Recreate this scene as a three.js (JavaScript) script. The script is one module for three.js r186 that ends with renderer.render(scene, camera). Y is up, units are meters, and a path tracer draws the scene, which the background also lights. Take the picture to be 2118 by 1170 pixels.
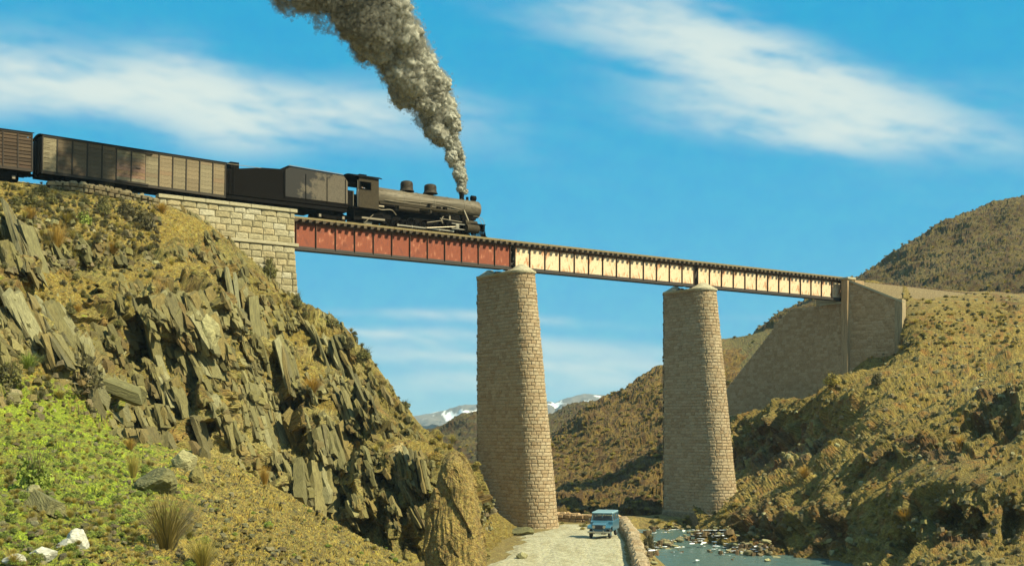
import * as THREE from 'three';
import { createNoise2D, createNoise3D } from 'simplex-noise';
import { mergeGeometries, toCreasedNormals } from 'three/addons/utils/BufferGeometryUtils.js';
import { RoundedBoxGeometry } from 'three/addons/geometries/RoundedBoxGeometry.js';

// ------------------------------------------------------------------ camera, sky, sun, exposure
const F = 2450, HY = 880, CX = 1059, EYE = 9, K = F / 2118;      // focal length and horizon of the photograph in its own pixels
const scene = new THREE.Scene();
const camera = new THREE.PerspectiveCamera(2 * Math.atan(HY / F) * 180 / Math.PI, 2118 / 1760, 0.2, 16000);
camera.position.set(0, EYE, 0);
camera.setViewOffset(2118, 1760, 0, 0, 2118, 1170);
camera.updateProjectionMatrix();
const renderer = new THREE.WebGLRenderer({ antialias: true });
renderer.toneMapping = THREE.LinearToneMapping;
renderer.toneMappingExposure = 1.75;
renderer.shadowMap.enabled = true;
const SUN = new THREE.Vector3(0.76, 0.80, 0.38).normalize();
const sun = new THREE.DirectionalLight(new THREE.Color(1, 0.90, 0.60), 5);
sun.name = 'sun'; sun.position.copy(SUN).multiplyScalar(200); sun.castShadow = true; sun.shadow.radius = 1;
sun.shadow.mapSize.set(4096, 4096);
Object.assign(sun.shadow.camera, { left: -140, right: 140, top: 140, bottom: -140, near: 1, far: 500 });
sun.target.position.set(0, 0, -90); sun.position.add(sun.target.position);
scene.add(sun, sun.target);

// ------------------------------------------------------------------ small tools
function rng(seed) { let s = seed >>> 0; return () => { s = (s + 0x6d2b79f5) | 0; let t = Math.imul(s ^ (s >>> 15), 1 | s); t = (t + Math.imul(t ^ (t >>> 7), 61 | t)) ^ t; return ((t ^ (t >>> 14)) >>> 0) / 4294967296; }; }
const n3 = createNoise3D(rng(11)), n3b = createNoise3D(rng(57)), n2 = createNoise2D(rng(5));
const { clamp, lerp, smoothstep } = THREE.MathUtils;
const V = (x = 0, y = 0, z = 0) => new THREE.Vector3(x, y, z);
const C = (r, g, b) => new THREE.Color().setRGB(r, g, b);
function hash(a, b = 0, c = 0, d = 0) { let h = Math.imul(a | 0, 374761393) ^ Math.imul(b | 0, 668265263) ^ Math.imul(c | 0, 1274126177) ^ Math.imul(d | 0, 1103515245); h = Math.imul(h ^ (h >>> 13), 1274126177); h ^= h >>> 16; h = Math.imul(h, 2246822519); return ((h ^ (h >>> 15)) >>> 0) / 4294967296; }
function fbm(x, y, z, oct = 4, gain = 0.5, f = n3) { let a = 1, s = 0, t = 0; for (let i = 0; i < oct; i++) { s += a * f(x, y, z); t += a; x *= 2.03; y *= 2.03; z *= 2.03; a *= gain; } return s / t; }
const P = (px, py, d) => V((px - CX) * d * K / F, EYE + (HY - py) * d * K / F, -d * K);     // a place from its bearing and its distance
const used = new Map();
function numbered(name) { const k = used.get(name) ?? 0; used.set(name, k + 1); return k ? name + '_' + String(k).padStart(3, '0') : name; }
function shadows(o) { o.traverse((m) => { if (m.isMesh) { m.castShadow = true; m.receiveShadow = true; } }); return o; }
function top(o, label, category, group, kind) { scene.add(o); if (label) o.userData.label = label; if (category) o.userData.category = category; if (group) o.userData.group = group; if (kind) o.userData.kind = kind; return o; }
function thing(name, label, category, group) { const g = new THREE.Group(); g.name = numbered(name); return top(g, label, category, group); }
function mesh(name, geometry, material, parent, label) { const m = new THREE.Mesh(geometry, material); m.name = parent ? name : numbered(name); if (parent) parent.add(m); if (label) m.userData.label = label; return m; }
function box(w, h, d, x = 0, y = 0, z = 0, r = 0) { const g = r ? new RoundedBoxGeometry(w, h, d, 2, r) : new THREE.BoxGeometry(w, h, d); return g.translate(x, y, z); }
function cyl(r1, r2, h, seg, x, y, z, axis = 'y') { const g = new THREE.CylinderGeometry(r1, r2, h, seg); if (axis === 'x') g.rotateZ(-Math.PI / 2); if (axis === 'z') g.rotateX(Math.PI / 2); return g.translate(x, y, z); }
function bar(a, b, r, seg = 6) { const d = b.clone().sub(a), g = new THREE.CylinderGeometry(r, r, d.length(), seg); g.applyQuaternion(new THREE.Quaternion().setFromUnitVectors(V(0, 1, 0), d.normalize())); return g.translate((a.x + b.x) / 2, (a.y + b.y) / 2, (a.z + b.z) / 2); }
function tube(pts, r, seg = 24, rs = 6) { return new THREE.TubeGeometry(new THREE.CatmullRomCurve3(pts), seg, r, rs); }
function merged(list) { return mergeGeometries(list.map((g) => { const n = g.index ? g.toNonIndexed() : g; for (const k of Object.keys(n.attributes)) if (!['position', 'normal', 'uv'].includes(k)) n.deleteAttribute(k); return n; })); }
function tinted(list) { return mergeGeometries(list.map(([g, c]) => { const n = g.index ? g.toNonIndexed() : g.clone(), k = n.attributes.position.count, a = new Float32Array(k * 3); for (let i = 0; i < k; i++) a.set([c.r, c.g, c.b], i * 3); n.setAttribute('color', new THREE.BufferAttribute(a, 3)); return n; })); }

// ------------------------------------------------------------------ textures (grain, wear, stains only)
function dataTex(size, fn, srgb) {
  const d = new Uint8Array(size * size * 4);
  for (let y = 0; y < size; y++) for (let x = 0; x < size; x++) { const c = fn(x / size, y / size), i = (y * size + x) * 4; d[i] = clamp(c[0], 0, 1) * 255; d[i + 1] = clamp(c[1], 0, 1) * 255; d[i + 2] = clamp(c[2], 0, 1) * 255; d[i + 3] = 255; }
  const t = new THREE.DataTexture(d, size, size); t.wrapS = t.wrapT = THREE.RepeatWrapping; t.magFilter = THREE.LinearFilter; t.minFilter = THREE.LinearMipmapLinearFilter; t.generateMipmaps = true;
  if (srgb) t.colorSpace = THREE.SRGBColorSpace; t.needsUpdate = true; return t;
}
// noise that repeats every 1 in u and v
function tile(u, v, f, k = 0, fn = n3) { const a = u * 2 * Math.PI, b = v * 2 * Math.PI, r = f / (2 * Math.PI); return fn(Math.cos(a) * r + k * 17.3, Math.sin(a) * r + Math.cos(b) * r * 1.0 + k * 3.1, Math.sin(b) * r + Math.sin(a) * r * 0.31 + k); }
function tileF(u, v, f, oct, k = 0) { let s = 0, a = 1, t = 0; for (let i = 0; i < oct; i++) { s += a * tile(u, v, f, k + i); t += a; a *= 0.6; f *= 2; } return s / t; }
const grainTex = dataTex(512, (u, v) => { const g = 0.74 + 0.22 * tileF(u, v, 7, 5, 1) + 0.16 * tile(u, v, 120, 8); return [g, g, g]; }, true);
const soilTex = dataTex(512, (u, v) => { const f = tileF(u, v, 9, 5, 2), s = tile(u, v, 60, 9), q = s > 0.45 ? 0.2 : s < -0.5 ? -0.28 : 0; const g = 0.74 + 0.26 * f + q; return [g * (1.02 + 0.05 * tile(u, v, 20, 4)), g, g * (0.96 - 0.08 * tile(u, v, 14, 6))]; }, true);
const bumpTex = dataTex(512, (u, v) => { const g = 0.5 + 0.4 * tileF(u, v, 14, 5, 5); return [g, g, g]; });
// running rust and worn paint on iron sheets
function paintTex(base, chips, rust, seed) {
  return dataTex(256, (u, v) => {
    const run = tileF(u, v * 0.3, 13, 4, seed) * 0.7 + tile(u, v, 3, seed + 9) * 0.5, spot = tileF(u, v, 5, 4, seed + 4), old = tileF(u, v * 0.5, 9, 4, seed + 15) + 0.4 * tile(u, v, 3, seed + 20);
    const m = 0.8 * smoothstep(run * 0.6 + spot * 0.5, 0.12, 0.75), q = 0.8 * smoothstep(old, 0.1, 0.75), g = 1 + 0.12 * tileF(u, v, 26, 3, seed + 2);
    return [0, 1, 2].map((i) => lerp(lerp(base[i], chips[i], m), rust[i], q) * g);
  }, true);
}
const redTex = paintTex([0.475, 0.215, 0.10], [0.70, 0.48, 0.38], [0.37, 0.155, 0.08], 3), whiteTex = paintTex([0.80, 0.71, 0.58], [0.74, 0.54, 0.40], [0.58, 0.35, 0.20], 8);
const mat = (color, o = {}) => new THREE.MeshStandardMaterial({ color, roughness: 0.9, metalness: 0, ...o });

// ------------------------------------------------------------------ sky: clear deep blue with brushed high cloud
{
  const W = 3072, H = 1536, d = new Float32Array(W * H * 4);
  const top0 = [0.026, 0.392, 0.68], mid = [0.072, 0.466, 0.74], low = [0.29, 0.63, 0.72], cloud = [0.75, 0.85, 0.79];
  // streaks of high cloud: centre (px, py), half length, half width, slope, strength
  const streaks = [[330, 185, 600, 92, 0.13, 1.0], [60, 150, 480, 90, 0.08, 0.65], [600, 225, 330, 46, 0.10, 0.75], [1590, 165, 440, 110, 0.30, 0.95], [1430, 90, 380, 90, 0.36, 0.6], [1760, 225, 330, 74, 0.16, 0.65], [1850, 285, 280, 16, 0.06, 0.30], [1620, 258, 330, 40, 0.10, 0.45], [1000, 702, 560, 24, 0.06, 0.7], [1060, 742, 520, 26, 0.045, 0.75], [960, 655, 380, 15, 0.05, 0.65], [1220, 785, 520, 30, -0.01, 0.8], [900, 815, 520, 30, 0.02, 0.8], [1700, 420, 500, 60, 0.1, 0.12], [800, 690, 160, 8, 0.09, 0.5], [1560, 655, 150, 10, 0.02, 0.25], [-500, 120, 500, 70, 0.1, 0.6], [2700, 300, 500, 90, 0.2, 0.6]];
  for (let row = 0; row < H; row++) {
    const el = ((row + 0.5) / H - 0.5) * Math.PI, y = Math.sin(el), ce = Math.cos(el);
    for (let col = 0; col < W; col++) {
      const az = ((col + 0.5) / W - 0.5) * 2 * Math.PI, x = Math.cos(az) * ce, z = Math.sin(az) * ce, i = (row * W + col) * 4;
      const t = Math.max(0, el * 180 / Math.PI), up = smoothstep(t, 4, 22), hz = Math.exp(-t / 4.5);
      let m = 0;
      if (y > 0.005) {
        if (z < -0.35 && el < 0.6) {
          const px = CX + F * x / -z, py = HY - F * y / -z;
          const w1 = n3(px * 0.002, py * 0.004, 3.3) * 30, w2 = fbm(px * 0.0022 + py * 0.002, py * 0.012 - px * 0.0016, 7.7, 4, 0.55);
          for (const [cx, cy, L, w, sl, st] of streaks) {
            const dx = px - cx, dy = py - cy - sl * dx + w1 * (w / 70), e = (dx / L) ** 2 + (dy / w) ** 2;
            if (e < 6) m = m + (1 - m) * st * Math.exp(-Math.pow(e, 0.95) * 1.05) * clamp(0.84 + 0.55 * w2 + 0.35 * fbm(px * 0.006 + py * 0.004, py * 0.03 - px * 0.006, 2.2, 3, 0.6), 0, 1);
          }
          m = smoothstep(m, 0.04, 1.25) * 1.08;
        } else { const qx = x / (y + 0.15), qz = z / (y + 0.15), f = fbm(qx * 0.5 + 9, qz * 1.6, 1.7, 4, 0.55); m = 0.74 * smoothstep(f, -0.35, 0.4); }  // out of view: extra cloud cover added to warm and lift the fill
        m = clamp(m, 0, 0.96) * smoothstep(t, 0.3, 3);
      }
      const mott = 1 + 0.03 * n3(x * 26, y * 40, z * 26) + 0.03 * n3(x * 90, y * 110, z * 90);
      for (let c = 0; c < 3; c++) { const b = (c < 2 ? mott : 1) * lerp(lerp(mid[c], top0[c], up), low[c], hz); d[i + c] = 0.571 * lerp(b, cloud[c], m); }
      d[i + 3] = 1;
    }
  }
  const t = new THREE.DataTexture(d, W, H, THREE.RGBAFormat, THREE.FloatType);
  t.mapping = THREE.EquirectangularReflectionMapping; t.magFilter = t.minFilter = THREE.LinearFilter; t.needsUpdate = true;
  scene.background = t; scene.environment = t;
}

// ------------------------------------------------------------------ the land
const soilMat = new THREE.MeshStandardMaterial({ color: C(0.86, 0.82, 0.62), vertexColors: true, roughness: 1, map: soilTex, bumpMap: bumpTex, bumpScale: 0.12, flatShading: true });
const hillMat = new THREE.MeshStandardMaterial({ color: C(0.88, 0.84, 0.7), vertexColors: true, roughness: 1, map: soilTex, bumpMap: bumpTex, bumpScale: 0.5, flatShading: true });

// a block pattern in layered rock: layers across direction s, broken along u and v; the value is one per block
const bedN = V(0.86, 0.44, 0.24).normalize(), bedU = V(0.42, -0.89, 0.12).normalize(), bedV = V().crossVectors(bedN, bedU).normalize(); bedU.crossVectors(bedV, bedN).normalize();
function blocks(p, T, L, M, seed, tilt = 0.25) {
  const w = 0.22 * n3(p.x * 0.45 / T, p.y * 0.45 / T, p.z * 0.45 / T + seed), s = p.dot(bedN) / T + w, i = Math.floor(s);
  const u = p.dot(bedU) / L + hash(i, seed) * 9 + w * 0.4, j = Math.floor(u), v = p.dot(bedV) / M + hash(i, j, seed) * 7 + w * 0.6, k = Math.floor(v);
  const h = hash(i, j, k, seed) * 2 - 1, h2 = hash(i, j, k, seed + 77) - 0.5;
  return h + tilt * ((s - i - 0.5) * 2 * h2 + (u - j - 0.5) * (h2 > 0 ? 1 : -1) * 0.6);
}
function rockRelief(p, big, mid, small, seed = 1) {
  let h = 0;
  if (big) h += big * (blocks(p, 2.3, 5.2, 4.2, seed) * 0.75 + 0.25 * n3(p.x * 0.2, p.y * 0.2, p.z * 0.2));
  if (mid) h += mid * (blocks(p, 0.72, 2.3, 1.9, seed + 3) * 0.9 + 0.10 * blocks(p, 0.5, 1.7, 1.1, seed + 5));
  if (small) h += small * (blocks(p, 0.34, 0.9, 0.7, seed + 9) + 0.7 * fbm(p.x * 2.4, p.y * 2.4, p.z * 2.4, 3, 0.6));
  return h;
}

const cr = (a, b, c, d, t) => 0.5 * (2 * b + (c - a) * t + (2 * a - 5 * b + 4 * c - d) * t * t + (3 * b - a - 3 * c + d) * t * t * t);
function netPoint(net, u, v, out) {   // u along a row, v from row to row, both 0..1; out = position and the two bearings
  const R = net.length, N = net[0].length, a = clamp(v * (R - 1), 0, R - 1.000001), b = clamp(u * (N - 1), 0, N - 1.000001), i = Math.floor(a), j = Math.floor(b), s = a - i, t = b - j;
  const g = (k, l) => net[clamp(k, 0, R - 1)][clamp(l, 0, N - 1)];
  for (let c = 0; c < 5; c++) {
    const q = [];
    for (let k = -1; k < 3; k++) q.push(cr(g(i + k, j - 1)[c], g(i + k, j)[c], g(i + k, j + 1)[c], g(i + k, j + 2)[c], t));
    out[c] = cr(q[0], q[1], q[2], q[3], s);
  }
  return out;
}
const patches = [], fold = { z: 0 };
// buttresses: the rock face is folded into corners, one flank turned left, one right; columns and ledges are uneven
function buttress(p, W, H, seed) {
  const y = p.y / H + 0.35 * n3(p.x * 0.2, p.y * 0.25, seed), j = Math.floor(y), x = p.x / W + hash(j, seed) * 5 + 0.22 * n3(p.x * 0.3, p.y * 0.4, seed + 7) - 0.16 * p.y / W, i = Math.floor(x), t = x - i, a = 0.35 + 0.65 * hash(i, j, seed + 2), e = 0.38 + 0.2 * hash(i, j, seed + 5);
  return a * (t < e ? t / e : (1 - t) / (1 - e)) - 0.35 * a * (y - j);
}
// net: rows of [px, py, distance] from the far edge to the near edge. relief(p, px, py, v) in metres along the normal; paint(p, px, py, h) gives the colour of the matter there
function patch(name, rows, nu, nv, relief, paint, material, soften = 0) {
  const net = rows.map((r) => r.map(([px, py, d]) => { const p = P(px, py, d); return [p.x, p.y, p.z, px, py]; }));
  const n = (nu + 1) * (nv + 1), pos = new Float32Array(n * 3), base = new Float32Array(n * 5), col = new Float32Array(n * 3), uv = new Float32Array(n * 2), o = [];
  for (let j = 0; j <= nv; j++) for (let i = 0; i <= nu; i++) { netPoint(net, i / nu, j / nv, o); base.set(o, (j * (nu + 1) + i) * 5); }
  const at = (i, j, v) => { const k = (clamp(j, 0, nv) * (nu + 1) + clamp(i, 0, nu)) * 5; return v.set(base[k], base[k + 1], base[k + 2]); };
  const a = V(), b = V(), c = V(), e = V(), N = V(), p = V();
  const W = 3, lenU = at(0, nv >> 1, a).distanceTo(at(nu, nv >> 1, b)), lenV = at(nu >> 1, 0, a).distanceTo(at(nu >> 1, nv, b));
  for (let j = 0; j <= nv; j++) for (let i = 0; i <= nu; i++) {
    const k = j * (nu + 1) + i;
    at(i - W, j, a); at(i + W, j, b); at(i, j - W, c); at(i, j + W, e);
    N.crossVectors(b.sub(a), e.sub(c)).normalize(); if (N.z < 0 && N.y < 0) N.negate(); if (N.y < -0.2) N.negate();
    at(i, j, p);
    const px = base[k * 5 + 3], py = base[k * 5 + 4], h = relief(p, px, py, j / nv, N), cl = paint(p, px, py, h, j / nv);
    const zz = fold.z; fold.z = 0; pos.set([p.x + N.x * h, p.y + N.y * h, p.z + N.z * h + zz], k * 3); col.set(cl, k * 3); uv.set([i / nu * lenU / 3.1, j / nv * lenV / 3.1], k * 2);
  }
  for (let s = 0; s < soften; s++) {      // break the sheer one-cell walls
    const old = pos.slice(); for (let j = 1; j < nv; j++) for (let i = 1; i < nu; i++) { const k = (j * (nu + 1) + i) * 3, r = (nu + 1) * 3; for (let c = 0; c < 3; c++) pos[k + c] = 0.4 * old[k + c] + 0.15 * (old[k + c - 3] + old[k + c + 3] + old[k + c - r] + old[k + c + r]); }
  }
  if (soften) for (let k = 0; k < n; k++) { const x = pos[k * 3], y = pos[k * 3 + 1], z = pos[k * 3 + 2], w = 0.045 * fbm(x * 3.1, y * 3.1, z * 3.1, 2, 0.6); pos[k * 3] += w * 0.6; pos[k * 3 + 1] += w; pos[k * 3 + 2] += w * 0.6; }
  const idx = new Uint32Array(nu * nv * 6); let q = 0;
  for (let j = 0; j < nv; j++) for (let i = 0; i < nu; i++) { const k = j * (nu + 1) + i, l = k + nu + 1; idx.set([k, l, k + 1, k + 1, l, l + 1], q); q += 6; }
  const g = new THREE.BufferGeometry(); g.setIndex(new THREE.BufferAttribute(idx, 1));
  g.setAttribute('position', new THREE.BufferAttribute(pos, 3)); g.setAttribute('color', new THREE.BufferAttribute(col, 3)); g.setAttribute('uv', new THREE.BufferAttribute(uv, 2));
  g.computeVertexNormals();
  const m = mesh(name, g, material); top(m, null, null, null, 'structure');
  const rec = { m, pos, nu, nv, rows: nv + 1, cols: nu + 1, name }; patches.push(rec); return rec;
}
// where the line of sight of a pixel first meets the land: the nearest vertex that shows there
const seenAt = new Map();
function indexSeen() {
  for (const t of patches) for (let k = 0; k < t.pos.length / 3; k++) {
    const x = t.pos[k * 3], y = t.pos[k * 3 + 1], z = -t.pos[k * 3 + 2]; if (z < 1) continue;
    const px = CX + F * x / z, py = HY - F * (y - EYE) / z; if (px < -300 || px > 2400 || py < 200 || py > 1400) continue;
    const key = Math.round(px / 6) * 1000 + Math.round(py / 6), old = seenAt.get(key); if (!old || old[2] < -z) seenAt.set(key, [x, y, -z, t.name]);
  }
}
function ground(px, py) { for (let r = 0; r < 9; r++) for (let a = -r; a <= r; a++) for (let b = -r; b <= r; b++) { if (Math.max(Math.abs(a), Math.abs(b)) !== r) continue; const s = seenAt.get((Math.round(px / 6) + a) * 1000 + Math.round(py / 6) + b); if (s) return V(s[0], s[1], s[2]); } return null; }

const mixc = (a, b, t) => [lerp(a[0], b[0], t), lerp(a[1], b[1], t), lerp(a[2], b[2], t)];
const SOIL = [0.33, 0.26, 0.055], SAND = [0.40, 0.325, 0.085], ROCK = [0.33, 0.28, 0.085], SLATE = [0.25, 0.235, 0.095], RUST = [0.34, 0.18, 0.05], PALE = [0.52, 0.48, 0.23], MOSS = [0.34, 0.52, 0.02], UMBER = [0.17, 0.085, 0.03], OLIVE = [0.20, 0.17, 0.04];
const blob = (px, py, [cx, cy, rx, ry]) => Math.exp(-(((px - cx) / rx) ** 2 + ((py - cy) / ry) ** 2));
function earth(p, o = {}) {           // soil: patches of sand, dry plants and stone chips
  const a = fbm(p.x * 0.22, p.y * 0.22, p.z * 0.22 + 4, 4, 0.55), b = n3(p.x * 2.3 + 9, p.y * 2.3, p.z * 2.3), c = n3(p.x * 6.1, p.y * 6.1 + 3, p.z * 6.1);
  let k = mixc(SOIL, SAND, smoothstep(a, -0.1, 0.5)); k = mixc(k, OLIVE, 0.75 * smoothstep(a + 0.5 * b, 0.15, 0.6)); if (c > 0.45) k = mixc(k, PALE, 0.55); else if (c < -0.5) k = mixc(k, UMBER, 0.6);
  return k;
}
function stone(p, seed = 1) {         // layered rock: each bed its own tone, rust along some joints
  const i = Math.floor(p.dot(bedN) / 0.72 + 0.3 * n3(p.x, p.y, p.z)), t = hash(i, seed, 4), a = fbm(p.x * 0.35, p.y * 0.35, p.z * 0.35, 3), c = n3(p.x * 4.1, p.y * 4.1, p.z * 4.1 + 8);
  let k = mixc(ROCK, SLATE, t * 0.8); k = mixc(k, RUST, 0.55 * smoothstep(a + 0.3 * c, 0.1, 0.5)); if (hash(i, seed, 9) > 0.8) k = mixc(k, PALE, 0.55); if (c > 0.5) k = mixc(k, PALE, 0.35);
  return k;
}
// left hillside with its cliff, from the track down to the road
const leftNet = [
  [[-260, 330, 110], [0, 372, 92], [120, 390, 92], [240, 402, 92], [330, 430, 92], [430, 480, 92], [530, 560, 94], [620, 690, 98], [694, 760, 98], [770, 830, 98], [830, 880, 96], [887, 930, 96], [950, 985, 94], [1000, 1060, 92], [1072, 1110, 92]],
  [[-260, 345, 64], [0, 377, 69.5], [120, 391, 71], [240, 408, 73], [330, 420, 75], [430, 464, 76.6], [530, 545, 78.6], [620, 636, 81], [694, 672, 80.5], [770, 745, 79], [830, 829, 78], [887, 895, 78], [950, 948, 77.5], [1000, 1035, 80], [1072, 1094, 84]],
  [[-260, 420, 55], [0, 440, 62], [120, 470, 62], [240, 500, 64], [330, 522, 67], [428, 556, 69], [522, 628, 73], [610, 706, 75], [692, 752, 75], [762, 810, 74.5], [822, 876, 73.5], [885, 922, 73], [946, 962, 73], [992, 1060, 74], [1060, 1108, 78]],
  [[-260, 520, 47], [0, 556, 52], [115, 596, 53], [222, 628, 57], [312, 590, 59.5], [432, 618, 60.5], [520, 712, 66], [612, 790, 68], [690, 830, 68.5], [758, 880, 68], [815, 930, 67], [885, 952, 67], [940, 978, 67], [990, 1090, 69], [1040, 1128, 72]],
  [[-260, 660, 43], [0, 690, 47], [120, 722, 49], [232, 752, 54], [318, 745, 58.4], [436, 762, 59.4], [532, 850, 63.6], [618, 920, 65.6], [700, 950, 66.5], [766, 990, 66.5], [818, 1030, 66], [888, 1045, 65.5], [955, 1062, 66], [994, 1128, 66], [1020, 1158, 67]],
  [[-260, 800, 38], [0, 815, 42], [135, 850, 45], [240, 890, 50.5], [328, 925, 56], [446, 965, 57.4], [544, 1010, 61], [624, 1065, 63], [702, 1105, 64.3], [770, 1160, 65], [820, 1180, 64.8], [888, 1190, 64], [960, 1200, 63.6], [1004, 1205, 62.4], [1022, 1205, 62]],
  [[-260, 920, 33], [0, 940, 37], [140, 985, 41], [250, 1030, 47], [335, 1090, 53.5], [452, 1140, 55.4], [550, 1200, 58.5], [630, 1260, 61], [705, 1300, 62], [772, 1330, 63], [822, 1330, 63], [890, 1330, 62], [960, 1330, 61], [1002, 1320, 59], [1024, 1310, 58]],
];
const leftSoil = [[150, 425, 170, 36], [300, 470, 150, 40], [330, 560, 110, 22], [60, 770, 50, 40], [110, 880, 140, 60], [640, 700, 70, 24], [620, 765, 80, 22], [700, 835, 60, 14], [880, 925, 46, 14], [1040, 1100, 60, 40], [130, 610, 80, 40]];
const leftRock = (px, py, p) => { let s = 0; for (const e of leftSoil) s = Math.max(s, blob(px, py, e)); return smoothstep(1 - 1.5 * s + 0.5 * fbm(p.x * 0.3, p.y * 0.3, p.z * 0.3, 3), 0.2, 0.75) * smoothstep(py, 395, 440); };
patch('hillside', leftNet, 820, 570, (p, px, py, v) => {
  const r = leftRock(px, py, p), e = smoothstep(v, 0.14, 0.24), toRoad = 1 - smoothstep(px, 985, 1050);
  const calm = 1 - 0.8 * smoothstep(blob(px, py, [826, 965, 20, 70]), 0.3, 0.7);
  fold.z = calm * r * toRoad * smoothstep(v, 0.3, 0.45) * (3.3 * buttress(p, 3.4, 5.2, 3) + 1.5 * buttress(p, 1.5, 2.6, 8));
  return calm * r * e * toRoad * rockRelief(p, 1.0, 0.38, 0.11, 1) + (1 - r) * (0.22 * fbm(p.x * 0.8, p.y * 0.8, p.z * 0.8, 5, 0.6) + 0.07 * blocks(p, 0.25, 0.5, 0.5, 31)) * (0.35 + 0.65 * e);
}, (p, px, py, h) => {
  const r = leftRock(px, py, p); let k = mixc(earth(p), stone(p, 1), smoothstep(r, 0.2, 0.45)); const u = fbm(p.x * 0.5, p.y * 0.3, p.z * 0.5 + 44, 4, 0.6); k = mixc(k, [0.17, 0.115, 0.045], 0.6 * r * smoothstep(u, 0.05, 0.4));
  const m = 1.2 * blob(px, py, [80, 880, 200, 110]) + 0.45 * fbm(p.x * 0.7, p.y * 0.7, p.z * 0.7 + 20, 3); k = mixc(k, MOSS, 0.75 * smoothstep(m + 0.4 * n3(p.x * 2.6, p.y * 2.6, p.z * 2.6) + 0.3 * n3(p.x * 6, p.y * 6, p.z * 6), 0.4, 0.95));
  const bare = blob(px, py, [826, 965, 17, 66]) + 0.25 * fbm(p.x * 1.6, p.y * 0.5, p.z * 1.6 + 9, 3); k = mixc(k, [0.64, 0.56, 0.36], 0.85 * smoothstep(bare, 0.4, 0.6));
  return k;
}, soilMat, 1);
// near slope below it, where the photographer stands
const nearNet = [
  [[-400, 930, 36], [-120, 905, 37], [0, 892, 38], [150, 905, 42], [300, 945, 46], [450, 1010, 48], [600, 1090, 47], [720, 1160, 45], [860, 1240, 42], [1000, 1320, 40]],
  [[-400, 900, 27], [-120, 872, 32], [0, 866, 34], [150, 882, 36.5], [300, 912, 39], [450, 950, 39], [590, 1026, 36], [705, 1092, 33], [850, 1172, 29], [1000, 1262, 26]],
  [[-400, 930, 22], [-120, 930, 26], [0, 925, 27.5], [150, 945, 28], [300, 975, 28.5], [450, 1012, 28], [575, 1068, 26.5], [690, 1130, 25], [830, 1210, 23], [970, 1295, 21]],
  [[-400, 1010, 17], [-120, 1010, 19], [0, 1012, 20], [150, 1030, 20.5], [300, 1055, 20.5], [450, 1090, 20.5], [570, 1130, 20], [680, 1190, 19], [800, 1260, 18], [940, 1340, 17]],
  [[-400, 1120, 12.5], [-120, 1125, 14], [0, 1130, 14.4], [150, 1142, 15], [300, 1165, 15.2], [450, 1195, 15.4], [560, 1225, 15.2], [660, 1270, 15], [780, 1330, 14.4], [900, 1400, 14]],
  [[-400, 1300, 9], [-120, 1300, 9.8], [0, 1305, 10], [150, 1320, 10.3], [300, 1340, 10.6], [450, 1370, 10.8], [560, 1400, 10.8], [660, 1440, 10.8], [780, 1490, 10.6], [900, 1550, 10.4]],
];
patch('slope', nearNet, 500, 330, (p, px, py, v) => {
  const st = smoothstep(fbm(p.x * 0.5, p.y * 0.5, p.z * 0.5, 3), 0.15, 0.45);
  return 0.16 * fbm(p.x * 0.9, p.y * 0.9, p.z * 0.9, 5, 0.62) + st * 0.10 * blocks(p, 0.13, 0.5, 0.42, 41, 0.4) + 0.035 * blocks(p, 0.09, 0.22, 0.2, 43) + 0.03 * fbm(p.x * 7, p.y * 7, p.z * 7, 2);
}, (p, px, py) => {
  let k = earth(p); k = mixc(k, SAND, 0.3); const m = blob(px, py, [70, 985, 250, 190]) * 1.5 + 0.5 * fbm(p.x * 0.8, p.y * 0.8, p.z * 0.8 + 20, 4, 0.6); if (m > 0.3) k = mixc(k, mixc(MOSS, OLIVE, 0.5 + 0.5 * n3(p.x * 1.3, p.y * 1.3, p.z * 1.3)), 0.95 * smoothstep(m + 0.2 + 0.4 * n3(p.x * 2.6, p.y * 2.6, p.z * 2.6) + 0.3 * n3(p.x * 7, p.y * 7, p.z * 7), 0.3, 0.9));
  return k;
}, soilMat);
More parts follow.
